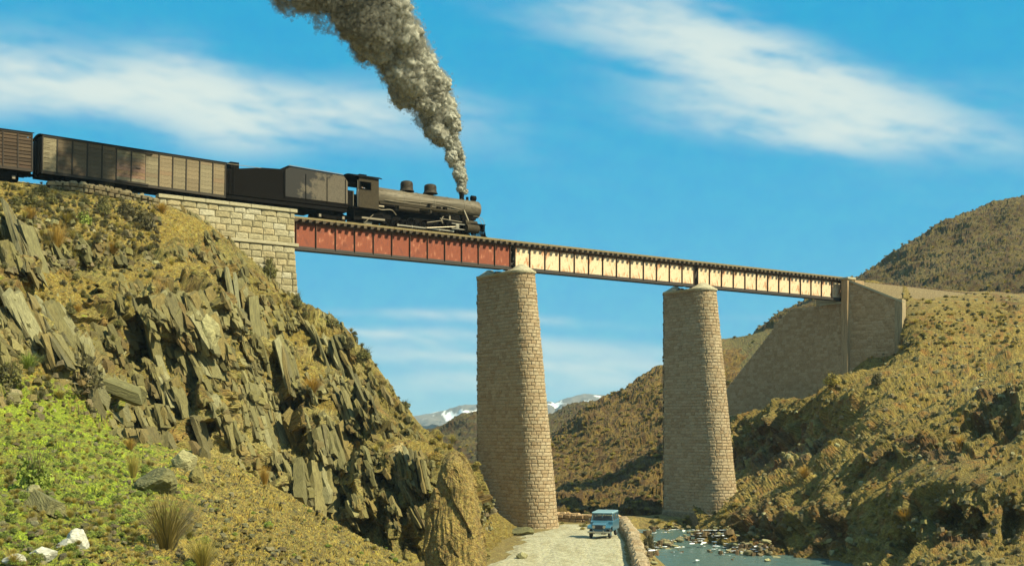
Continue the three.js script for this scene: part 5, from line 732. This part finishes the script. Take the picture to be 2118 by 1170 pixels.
// banks of upright slate: parallel slabs side by side, with gaps between, each bank breaking off at a ledge
{
  const host = patches[0].m, r = rng(777), cols = [];
  for (let s = 0; s < 7; s++) {
    const q = new THREE.BoxGeometry(1, 1, 1, 1, 5, 1), a = q.attributes.position, o = s * 13.7; for (let i = 0; i < a.count; i++) { const x = a.getX(i), y = a.getY(i), z = a.getZ(i), t = 1 - 0.45 * Math.max(0, Math.abs(y) * 2 - 0.5) ** 2; a.setXYZ(i, x * t * (0.82 + 0.2 * n3(y * 2, o, z)) + 0.16 * n3(y * 1.7 + o, 0, 0), y + 0.10 * n3(x * 3, o, z * 3), z * (0.85 + 0.25 * n3(y * 2, x, o))); }
    const f = q.toNonIndexed(); f.computeVertexNormals(); cols.push(f);
  }
  const mats = [[0.33, 0.285, 0.105], [0.27, 0.24, 0.09], [0.40, 0.37, 0.18], [0.32, 0.245, 0.075], [0.22, 0.19, 0.075]].map((c) => mat(C(...c), { roughness: 0.9, map: grainTex, bumpMap: bumpTex, bumpScale: 0.05 }));
  // [left px, py, right px, py] of the top edge, length in px, number, lean in px over the length, thickness factor
  const banks = [[312, 612, 440, 604, 58, 17, 24, 1], [366, 656, 446, 652, 66, 11, 28, 1], [372, 716, 430, 724, 62, 7, 28, 1.1], [300, 640, 322, 720, 90, 5, 26, 1], [326, 760, 372, 800, 70, 6, 24, 1], [2, 412, 60, 470, 120, 9, 44, 1.1], [4, 600, 130, 640, 90, 15, 44, 0.8], [92, 690, 180, 700, 80, 8, 40, 0.8], [160, 760, 240, 800, 80, 7, 36, 0.9], [470, 560, 512, 600, 90, 6, 16, 1], [520, 620, 548, 660, 130, 4, 14, 1.5], [572, 700, 610, 740, 90, 5, 20, 0.9], [630, 660, 700, 720, 70, 9, 34, 0.7], [536, 860, 604, 856, 56, 7, 22, 1], [486, 792, 530, 800, 70, 5, 18, 1.1], [690, 815, 744, 812, 56, 7, 22, 0.9], [640, 890, 712, 880, 70, 6, 16, 1.2], [430, 800, 470, 850, 76, 6, 22, 1], [720, 760, 780, 830, 60, 8, 22, 0.8], [590, 960, 690, 950, 100, 6, 14, 1.6], [400, 860, 450, 900, 70, 5, 22, 0.9], [250, 800, 300, 840, 70, 6, 28, 0.9], [840, 930, 880, 950, 70, 5, 14, 0.9]];
  for (const [x0, y0, x1, y1, len, n, lean, th] of banks) for (let i = 0; i < n; i++) {
    const t = (i + 0.5 + 0.3 * (r() - 0.5)) / n, l = len * (0.75 + 0.5 * r()), px = lerp(x0, x1, t), py = lerp(y0, y1, t) + 10 * (r() - 0.5), a = ground(px + lean * 0.15, py + l * 0.15), b = ground(px + lean * 0.85, py + l * 0.85); if (!a || !b || a.z > -40 || Math.abs(a.z - b.z) > 9) continue;
    const s = -a.z / F, top0 = V(a.x - lean * 0.15 * s, a.y + l * 0.15 * s, a.z + 0.25), low = V(b.x + lean * 0.15 * s, b.y - l * 0.15 * s, b.z + 0.15), ax = top0.clone().sub(low), L = ax.length(); ax.normalize();
    const side = V(1, 0, 0.35 + 0.3 * (r() - 0.5)), zz = V().crossVectors(side, ax).normalize(), xx = V().crossVectors(ax, zz).normalize();
    const m = mesh('rock_slab', cols[Math.floor(r() * 7)], mats[Math.floor(r() * 5)], host); m.position.copy(top0).add(low).multiplyScalar(0.5); m.quaternion.setFromRotationMatrix(new THREE.Matrix4().makeBasis(xx, ax, zz)); m.scale.set(Math.abs(x1 - x0) / n * s * (0.55 + 0.3 * r()) * Math.max(1, th) + 0.05, L * 1.05, (0.7 + 0.5 * r()) * th);
  }
}
// the mass of smaller slate standing between them
{
  const r = rng(888), host = patches[0].m, shapes = [], per = [[], [], [], []], cl = [];
  for (let s = 0; s < 4; s++) { const q = new THREE.BoxGeometry(1, 1, 1, 1, 3, 1), a = q.attributes.position; for (let i = 0; i < a.count; i++) { const x = a.getX(i), y = a.getY(i), z = a.getZ(i), t = 1 - 0.6 * Math.max(0, Math.abs(y) * 2 - 0.4) ** 2; a.setXYZ(i, x * t * (0.8 + 0.3 * n3(y * 2, s * 9, z)) + 0.2 * n3(y * 1.7 + s * 5, 0, 0), y + 0.14 * n3(x * 3, s * 7, z * 3), z * (0.8 + 0.35 * n3(y * 2, x, s * 4))); } const f = q.toNonIndexed(); f.computeVertexNormals(); shapes.push(f); }
  const m4 = new THREE.Matrix4();
  for (let i = 0; i < 5200; i++) {
    const px = r() * 900, py = 400 + r() * 720, p = ground(px, py); if (!p || p.z > -42) continue; const k = leftRock(px, py, p); if (k < 0.4 || fbm(p.x * 0.3, p.y * 0.22, p.z * 0.3 + 70, 3) < (px < 240 ? 0.18 : px > 700 ? 0.16 : 0.04)) continue;
    const L = 0.35 + 1.7 * r() * r(), ax = V(-0.42 + 0.16 * (r() - 0.5), 0.88, -0.3 + 0.2 * (r() - 0.5)).normalize(), side = V(1, 0, 0.3 + 0.5 * (r() - 0.5)), zz = V().crossVectors(side, ax).normalize(), xx = V().crossVectors(ax, zz).normalize();
    m4.makeBasis(xx.multiplyScalar(0.12 + 0.26 * r()), ax.multiplyScalar(L), zz.multiplyScalar(0.4 + 0.6 * r())).setPosition(p.x, p.y - 0.1, p.z + 0.05); const c = mixc(stone(p, 1), r() < 0.3 ? [0.42, 0.29, 0.08] : [0.42, 0.37, 0.13], r() * 0.75), f = 0.5 + 0.5 * r(); per[i % 4].push([m4.clone(), C(c[0] * f, c[1] * f, c[2] * f)]);
  }
  per.forEach((l, k) => { const im = new THREE.InstancedMesh(shapes[k], mat(0xffffff, { roughness: 0.95, map: grainTex, bumpMap: bumpTex, bumpScale: 0.04 }), l.length); im.name = 'slate'; im.userData.kind = 'stuff'; l.forEach(([m, c], i) => { im.setMatrixAt(i, m); im.setColorAt(i, c); }); host.add(im); });
}
// single boulders and blocks that stand out: [px, py, size, flat, material, label, turn]
const boulderGeo = (s) => { { const r = rng(s * 31), pl = Array.from({ length: 15 }, () => [V(r() * 2 - 1, r() * 2 - 1, r() * 2 - 1).normalize(), 0.34 + 0.14 * r()]), g = new THREE.IcosahedronGeometry(1, 6), a = g.attributes.position, p = V(); for (let i = 0; i < a.count; i++) { p.fromBufferAttribute(a, i).normalize(); let q = 0.56; for (const [n, d] of pl) { const c = n.dot(p); if (c > 0.05) q = Math.min(q, d / c); } q *= 1 + 0.05 * n3(p.x * 4 + s, p.y * 4, p.z * 4); a.setXYZ(i, p.x * q, p.y * q, p.z * q); } return toCreasedNormals(g, 0.35); } const q = new THREE.IcosahedronGeometry(0.5, 3), a = q.attributes.position, p = V(); for (let i = 0; i < a.count; i++) { p.fromBufferAttribute(a, i); const k = 1 + 0.28 * n3(p.x * 1.6 + s * 9, p.y * 1.6, p.z * 1.6) + 0.1 * n3(p.x * 5, p.y * 5 + s, p.z * 5); const f = 0.85; a.setXYZ(i, clamp(p.x * k, -f * 0.5, f * 0.5), clamp(p.y * k, -0.36, 0.36), clamp(p.z * k, -f * 0.5, f * 0.5)); } q.computeVertexNormals(); return q; };
const boulders = [boulderGeo(1), boulderGeo(2), boulderGeo(3)];
function stoneThing(px, py, w, h, k, shape, label, group, ry = 0, rz = 0) { const p = ground(px, py); if (!p) return; const m = new THREE.Mesh(shape === 'slab' ? slabShapes[k % 8] : boulders[k % 3], shape === 'pale' ? rockMats[2] : shape === 'slab' ? rockMats[1] : rockMats[k % 4]); m.name = numbered(shape === 'slab' ? 'stone_slab' : 'boulder'); const s = -p.z / F; m.scale.set(w * s * 1.5, h * s * 1.9, w * s * 1.25); m.position.copy(p).add(V(0, h * s * 0.4, 0)); m.rotation.set(0, ry, rz); top(m, label, shape === 'slab' ? 'rock' : 'boulder', group); return m; }
const snow = mat(C(0.72, 0.70, 0.58), { roughness: 0.9, map: grainTex });
for (const [px, py, w, h, k, label] of [[162, 1127, 30, 26, 0, 'rounded whitish boulder, highest of the pale stones at the lower left'], [130, 1138, 24, 20, 1, 'small pale green boulder beside the rounded whitish one at the lower left'], [92, 1154, 38, 18, 2, 'long flat whitish boulder at the lower left frame edge'], [30, 1166, 34, 18, 1, 'whitish boulder cut by the lower left corner'], [70, 1024, 24, 18, 0, 'pale grey stone at the upper end of the dark slab on the green slope']]) { const m = stoneThing(px, py, w, h, k, 'pale', label); if (m && py > 1100) m.material = snow; }
stoneThing(95, 1052, 70, 16, 3, 'slab', 'dark elongated stone slab sunk in the green slope below the twiggy shrub', null, 0.3, -0.45);
stoneThing(332, 1015, 60, 40, 1, 'dark', 'dark lichen covered boulder on the bare slope above the broom shrub'); stoneThing(375, 968, 36, 28, 2, 'dark', 'brown boulder at the foot of the cliff above the bare slope'); stoneThing(410, 998, 22, 20, 0, 'dark', 'small dark boulder right of the lichen covered one');
stoneThing(428, 708, 34, 44, 5, 'pale', 'pale upright boulder wedged in the middle of the cliff face'); stoneThing(222, 828, 30, 70, 4, 'slab', 'tall grey green slab leaning beside the green ground cover', null, 0.2, 1.2);
stoneThing(1082, 1104, 34, 14, 1, 'dark', 'flat brown boulder at the road edge by the pier foot'); stoneThing(1082, 1154, 16, 10, 2, 'dark', 'single small stone lying on the dirt road');
// a smooth rock face at the cliff's lower end
{
  const face = (name, rows, nu, nv, label, c0, c1) => { const t = patch(name, rows, nu, nv, (p) => 0.10 * fbm(p.x * 2.4, p.y * 0.35, p.z * 1.2, 4, 0.6) + 0.16 * fbm(p.x * 0.5, p.y * 0.4, p.z * 0.5 + 7, 3) + 0.16 * blocks(p, 0.9, 3, 1.6, 91), (p) => { const k = mixc(c0, c1, smoothstep(fbm(p.x * 2.6, p.y * 0.5, p.z + 3, 4, 0.6), -0.3, 0.4)); return n3(p.x * 5, p.y * 3, p.z * 5) > 0.5 ? mixc(k, UMBER, 0.45) : k; }, soilMat); t.m.userData = { label, category: 'rock' }; };
  face('rock_face', [
    [[918, 952, 60.6], [930, 940, 60.4], [940, 935, 60.4], [952, 942, 60.5], [962, 952, 60.9]],
    [[902, 988, 59.9], [918, 974, 59.5], [942, 966, 59.3], [966, 978, 59.5], [980, 992, 60.2]],
    [[886, 1045, 59.4], [906, 1035, 58.9], [942, 1028, 58.7], [976, 1038, 58.9], [992, 1050, 59.7]],
    [[877, 1110, 58.9], [898, 1105, 58.3], [942, 1100, 58.1], [984, 1106, 58.3], [1000, 1114, 59.2]],
    [[878, 1180, 58.5], [898, 1180, 57.8], [942, 1180, 57.6], [988, 1180, 57.8], [1004, 1182, 58.8]],
    [[878, 1260, 58.2], [898, 1260, 57.4], [942, 1260, 57.2], [990, 1260, 57.4], [1006, 1260, 58.5]]], 120, 220, 'smooth tan slab of rock standing beside the road below the first pier', [0.40, 0.315, 0.125], [0.31, 0.24, 0.10]);
}

// ------------------------------------------------------------------ plants: broom-like tufts and twiggy domes
function blades(n, h, spread, w, seed, droop, curl = 0.3) {
  const r = rng(seed), pos = [], col = [], idx = [];
  for (let i = 0; i < n; i++) {
    const a = r() * 6.283, out = Math.pow(r(), 0.7) * spread, hh = h * (0.55 + 0.5 * r()) * (1 - 0.35 * out / Math.max(spread, 1e-3) * droop), bx = Math.cos(a) * out * 0.18, bz = Math.sin(a) * out * 0.18, t = 0.55 + 0.75 * r(), px = -Math.sin(a), pz = Math.cos(a), jx = curl * (r() - 0.5) * h, jz = curl * (r() - 0.5) * h;
    for (let s = 0; s < 4; s++) { const k = s / 3, x = bx + Math.cos(a) * out * Math.pow(k, 1.5) * 0.9 + jx * k * k, z = bz + Math.sin(a) * out * Math.pow(k, 1.5) * 0.9 + jz * k * k, y = hh * (k - droop * 0.25 * k * k), ww = w * (1 - 0.85 * k) * 0.5; pos.push(x - px * ww, y, z - pz * ww, x + px * ww, y, z + pz * ww); col.push(t, t, t, t, t, t); if (s < 3) { const b = pos.length / 3 - 2; idx.push(b, b + 1, b + 2, b + 2, b + 1, b + 3); } }
  }
  const g = new THREE.BufferGeometry(); g.setIndex(idx); g.setAttribute('position', new THREE.Float32BufferAttribute(pos, 3)); g.setAttribute('color', new THREE.Float32BufferAttribute(col, 3)); g.computeVertexNormals(); return g;
}
function leafDome(n, seed, leaf) {
  const r = rng(seed), pos = [], col = [], idx = [];
  for (let i = 0; i < n; i++) { const a = r() * 6.283, b = Math.acos(r()), q = Math.pow(r(), 0.4) * (0.42 + 0.1 * n3(Math.cos(a) * 1.5 + seed, b * 2, Math.sin(a) * 1.5)), x = Math.cos(a) * Math.sin(b) * q, y = Math.cos(b) * q * 1.5, z = Math.sin(a) * Math.sin(b) * q, s = leaf * (0.6 + 0.8 * r()), u = V(r() - 0.5, r() - 0.3, r() - 0.5).normalize().multiplyScalar(s), v = V(r() - 0.5, r() - 0.5, r() - 0.5).normalize().multiplyScalar(s * 0.5), t = 0.5 + 0.9 * r(), k = pos.length / 3; pos.push(x - v.x, y - v.y, z - v.z, x + v.x, y + v.y, z + v.z, x + u.x, y + u.y, z + u.z); col.push(t, t, t * 0.9, t, t, t * 0.9, t, t, t * 0.9); idx.push(k, k + 1, k + 2); }
  const g = new THREE.BufferGeometry(); g.setIndex(idx); g.setAttribute('position', new THREE.Float32BufferAttribute(pos, 3)); g.setAttribute('color', new THREE.Float32BufferAttribute(col, 3)); g.computeVertexNormals(); return g;
}
const leafMat = (c, t = 0.3) => new THREE.MeshPhysicalMaterial({ color: C(...c), vertexColors: true, roughness: 0.95, transmission: t, thickness: 0, side: THREE.DoubleSide });
const straw = leafMat([0.38, 0.30, 0.05]), gold = leafMat([0.42, 0.25, 0.03]), olive = leafMat([0.15, 0.14, 0.03]), dusk = leafMat([0.105, 0.09, 0.028]), lime = leafMat([0.22, 0.28, 0.03]), twigM = leafMat([0.10, 0.085, 0.03], 0);
const oliveStraw = leafMat([0.25, 0.19, 0.04]);
const tufts = [0, 1, 2].map((i) => blades(260, 1, 0.62, 0.03, 500 + i, 0.5)), domes = [0, 1, 2].map((i) => leafDome(900, 520 + i, 0.09)), brooms = [0, 1].map((i) => blades(520, 1, 0.66, 0.014, 540 + i, 0.3, 0.22)), twigs = [0, 1].map((i) => blades(120, 1, 0.6, 0.02, 560 + i, 0.2, 0.5));
// [px, py of the foot, height px, width px, kind, label]
const named = [
  [350, 1128, 112, 150, 'broom', oliveStraw, 'large upright olive yellow broom shrub on the bare slope at the lower middle left'], [420, 1172, 66, 90, 'broom', straw, 'low yellowish broom shrub at the bottom edge right of the large broom shrub'], [70, 1008, 92, 90, 'twig', twigM, 'bare twiggy green shrub on the lime green slope at the left'],
  [112, 524, 66, 56, 'broom', gold, 'tall golden tuft beside the spiky rock at the left edge'], [268, 928, 26, 36, 'broom', gold, 'orange tuft on the bare slope just below the cliff'], [548, 1002, 40, 34, 'broom', gold, 'orange tuft at the cliff foot where the bare slope ends'], [278, 985, 50, 40, 'broom', straw, 'thin pale tuft on the bare slope left of the lichen covered boulder'],
  [252, 410, 16, 20, 'dome', olive, 'small grey shrub on top of the dry stone wall'], [222, 404, 20, 28, 'dome', olive, 'round olive shrub in front of the dry stone wall'], [90, 394, 16, 30, 'dome', olive, 'low shrub at the left end of the dry stone wall'],
  [36, 418, 18, 34, 'dome', olive, 'left shrub of the pair on the sandy bank below the boxcars'], [68, 422, 22, 36, 'dome', olive, 'right shrub of the pair on the sandy bank below the boxcars'], [110, 420, 20, 30, 'dome', olive, 'grey olive shrub next along the bank from the pair'], [182, 422, 12, 16, 'dome', olive, 'tiny dark shrub alone on the sandy bank under the middle of the boxcar'],
  [338, 438, 26, 34, 'tuft', gold, 'golden tuft at the abutment corner below its coping'], [140, 458, 26, 40, 'tuft', straw, 'golden shrub right of the tall golden tuft on the upper bank'], [172, 460, 30, 44, 'dome', lime, 'yellow green shrub in the row on the upper bank'], [62, 450, 30, 40, 'tuft', gold, 'golden shrub at the left end of the row on the upper bank'], [218, 444, 34, 36, 'dome', olive, 'olive shrub below the dry stone wall on the upper bank'], [236, 522, 30, 40, 'tuft', gold, 'golden tuft on the rock steps below the upper bank'], [262, 446, 30, 50, 'dome', dusk, 'dark shrub among rocks left of the abutment corner'], [300, 470, 34, 60, 'dome', dusk, 'dark spreading shrub among rocks under the abutment corner'],
  [160, 640, 20, 26, 'tuft', gold, 'orange tuft on the rock ledges left of the cliff recess'], [176, 700, 22, 26, 'tuft', gold, 'orange tuft left of the dark cliff recess'], [60, 760, 40, 60, 'tuft', lime, 'yellow green shrub on the slope above the lime green ground'], [170, 800, 70, 100, 'dome', dusk, 'large dark green shrub under the slanting grey slab'], [20, 790, 50, 70, 'dome', olive, 'olive shrub at the left edge above the lime green ground'],
  [650, 810, 40, 60, 'tuft', gold, 'rusty orange tuft on the ledge in the middle of the cliff'], [900, 945, 20, 50, 'tuft', gold, 'low golden tuft on the ledge above the smooth tan slab'], [935, 920, 22, 30, 'tuft', straw, 'straw tuft at the cliff end near the first pier'],
  [570, 560, 40, 40, 'dome', olive, 'green shrub against the lower abutment wall'], [612, 628, 28, 24, 'dome', olive, 'shrub at the foot of the abutment corner against the sky'], [690, 672, 16, 40, 'dome', olive, 'upper shrub on the cliff skyline below the abutment'], [722, 712, 20, 36, 'dome', dusk, 'second shrub down the cliff skyline below the abutment'], [756, 738, 20, 40, 'dome', olive, 'third shrub down the cliff skyline below the abutment'], [850, 836, 14, 30, 'dome', olive, 'lowest shrub on the cliff skyline left of the snow mountains'],
  [1810, 790, 20, 30, 'dome', dusk, 'dark shrub beneath the wing wall of the far abutment'], [1660, 985, 26, 40, 'tuft', gold, 'rusty shrub on the ridge right of the second pier'], [1870, 1075, 34, 60, 'tuft', gold, 'orange shrub on the ledge above the dark hollow at the right'], [1985, 925, 26, 40, 'tuft', gold, 'orange shrub on the right hillside above the gravel spur'], [1720, 790, 24, 44, 'dome', straw, 'straw shrub at the foot of the far abutment wall'], [1345, 1140, 40, 34, 'dome', dusk, 'dark shrub between parapet wall and river'],
];
function plant(px, py, h, w, kind, m, label, k) {
  const p = ground(px, py); if (!p) return; const s = -p.z / F, g = thing(kind === 'dome' ? 'shrub' : kind === 'twig' ? 'twiggy_shrub' : 'tuft', label, kind === 'dome' || kind === 'twig' ? 'shrub' : 'grass tuft');
  const geo = { broom: brooms, tuft: tufts, dome: domes, twig: twigs }[kind], add = (q, mm, name) => { const o = mesh(name, q, mm, g); o.scale.set(w * s * 0.95, h * s * (kind === 'dome' ? 1.5 : 1.15), w * s * 0.95); };
  add(geo[k % geo.length], m, kind === 'dome' ? 'foliage' : kind === 'twig' ? 'branches' : 'blades'); if (kind === 'dome') add(twigs[k % 2], twigM, 'stem'); if (kind === 'twig') add(domes[k % 3], lime, 'foliage');
  g.position.copy(p).add(V(0, -0.05 * h * s, 0)); g.rotation.y = k * 1.7;
}
named.forEach((a, i) => plant(...a, i));
// uncounted growth and rubble
function scatter(name, geos, mats, n, seed, place, size, parentKind = 'stuff') {
  const r = rng(seed), m4 = new THREE.Matrix4(), q = new THREE.Quaternion(), list = geos.map(() => []);
  for (let i = 0; i < n; i++) { const at = place(r); if (!at) continue; const p = ground(at[0], at[1]); if (!p || (at[2] && !at[2](p))) continue; const s = size(r, p); q.setFromEuler(new THREE.Euler(s[3] ?? 0, r() * 6.28, s[4] ?? 0)); list[Math.floor(r() * geos.length)].push([m4.clone().compose(p.add(V((r() - 0.5) * 0.3, s[5] ?? 0, 0)), q, V(s[0], s[1], s[2]))]); }
  const g = new THREE.Group(); g.name = numbered(name);
  list.forEach((l, k) => { if (!l.length) return; const im = new THREE.InstancedMesh(geos[k], mats[k % mats.length], l.length); im.name = name; l.forEach(([m], i) => { im.setMatrixAt(i, m); const t = 0.65 + 0.6 * r(); im.setColorAt(i, C(t, t * (0.92 + 0.12 * r()), t)); }); g.add(im); });
  top(g, null, null, null, 'stuff'); return g;
}
const anyOf = (...boxes) => (r) => { const tot = boxes.reduce((s, b) => s + b[4], 0); let k = r() * tot; for (const b of boxes) { if ((k -= b[4]) <= 0) return [b[0] + r() * (b[2] - b[0]), b[1] + r() * (b[3] - b[1])]; } };
const notRoad = (f) => (r) => { const a = f(r); return [...a, (p) => p.y > -1.1 && !(p.z > -92 * K && p.y < 2.4 && p.x > -1.5 && p.x < 11)]; };
scatter('dry_grass', [tufts[0], tufts[1], domes[0], domes[1]], [straw, olive, dusk, olive], 1700, 606, notRoad(anyOf([0, 380, 330, 520, 5], [0, 520, 620, 860, 3], [600, 640, 990, 1020, 1], [1540, 800, 2118, 1170, 3], [1790, 590, 2118, 760, 1])), (r, p) => { const s = (0.2 + 0.4 * r() * r()) * (p.z > -50 ? 0.5 : 1); return [s * 1.1, s, s * 1.1]; });
scatter('ground_cover', [tufts[2], domes[2]], [straw, lime], 750, 607, anyOf([0, 850, 300, 1170, 8], [300, 950, 900, 1170, 2]), (r, p) => { const s = (0.07 + 0.16 * r() * r()); return [s * 1.3, s, s * 1.3]; });
scatter('hill_scrub', [domes[0], domes[1], tufts[0]], [olive, straw, straw], 1300, 608, anyOf([1140, 770, 1530, 1090, 4], [890, 905, 1240, 970, 1], [1530, 420, 2118, 720, 4]), (r) => { const s = 0.3 + 0.55 * r() * r(); return [s * 1.3, s * 0.8, s * 1.3]; });
scatter('rubble', slabShapes.slice(0, 6), [rockMats[0], rockMats[3], rockMats[2], rockMats[3], rockMats[0], rockMats[1]], 2600, 609, notRoad(anyOf([0, 420, 330, 560, 2], [0, 720, 250, 860, 1], [1510, 760, 2118, 1170, 5], [1790, 600, 2118, 760, 1], [1000, 1030, 1090, 1100, 1])), (r, p) => { const s = 0.1 + 0.4 * Math.pow(r(), 3); return [s * 1.4, s * 0.6, s, 0.8 * (r() - 0.5), 0.8 * (r() - 0.5)]; });
scatter('pebbles', slabShapes.slice(2, 8), [rockMats[3], rockMats[0], rockMats[2], rockMats[2]], 1700, 610, anyOf([0, 880, 900, 1170, 1]), (r, p) => { const s = 0.03 + 0.12 * Math.pow(r(), 3); return [s * 1.5, s * 0.5, s, 0.6 * (r() - 0.5), 0.6 * (r() - 0.5)]; });
scatter('river_stones', [boulders[0], boulders[1], slabShapes[1]], [rockMats[3], rockMats[2], rockMats[4]], 420, 611, anyOf([1330, 1100, 1600, 1170, 2], [1345, 1098, 1510, 1112, 2], [1360, 1125, 1410, 1150, 2], [1500, 1130, 1600, 1165, 2]), (r) => { const s = 0.15 + 0.5 * Math.pow(r(), 3); return [s * 1.4, s * 0.7, s, 0, 0, 0.2 + 0.3 * r()]; });
scatter('river_foam', [boulders[2], slabShapes[4]], [mat(C(0.75, 0.78, 0.76), { roughness: 0.6 })], 420, 612, anyOf([1340, 1126, 1410, 1150, 3], [1345, 1101, 1510, 1113, 4], [1395, 1108, 1500, 1170, 2], [1490, 1135, 1590, 1165, 2]), (r) => { const s = 0.05 + 0.16 * r() * r(); return [s * 4, s * 0.3, s * 1.6, 0, 0, 0.45]; });
shadows(scene);
renderer.render(scene, camera);
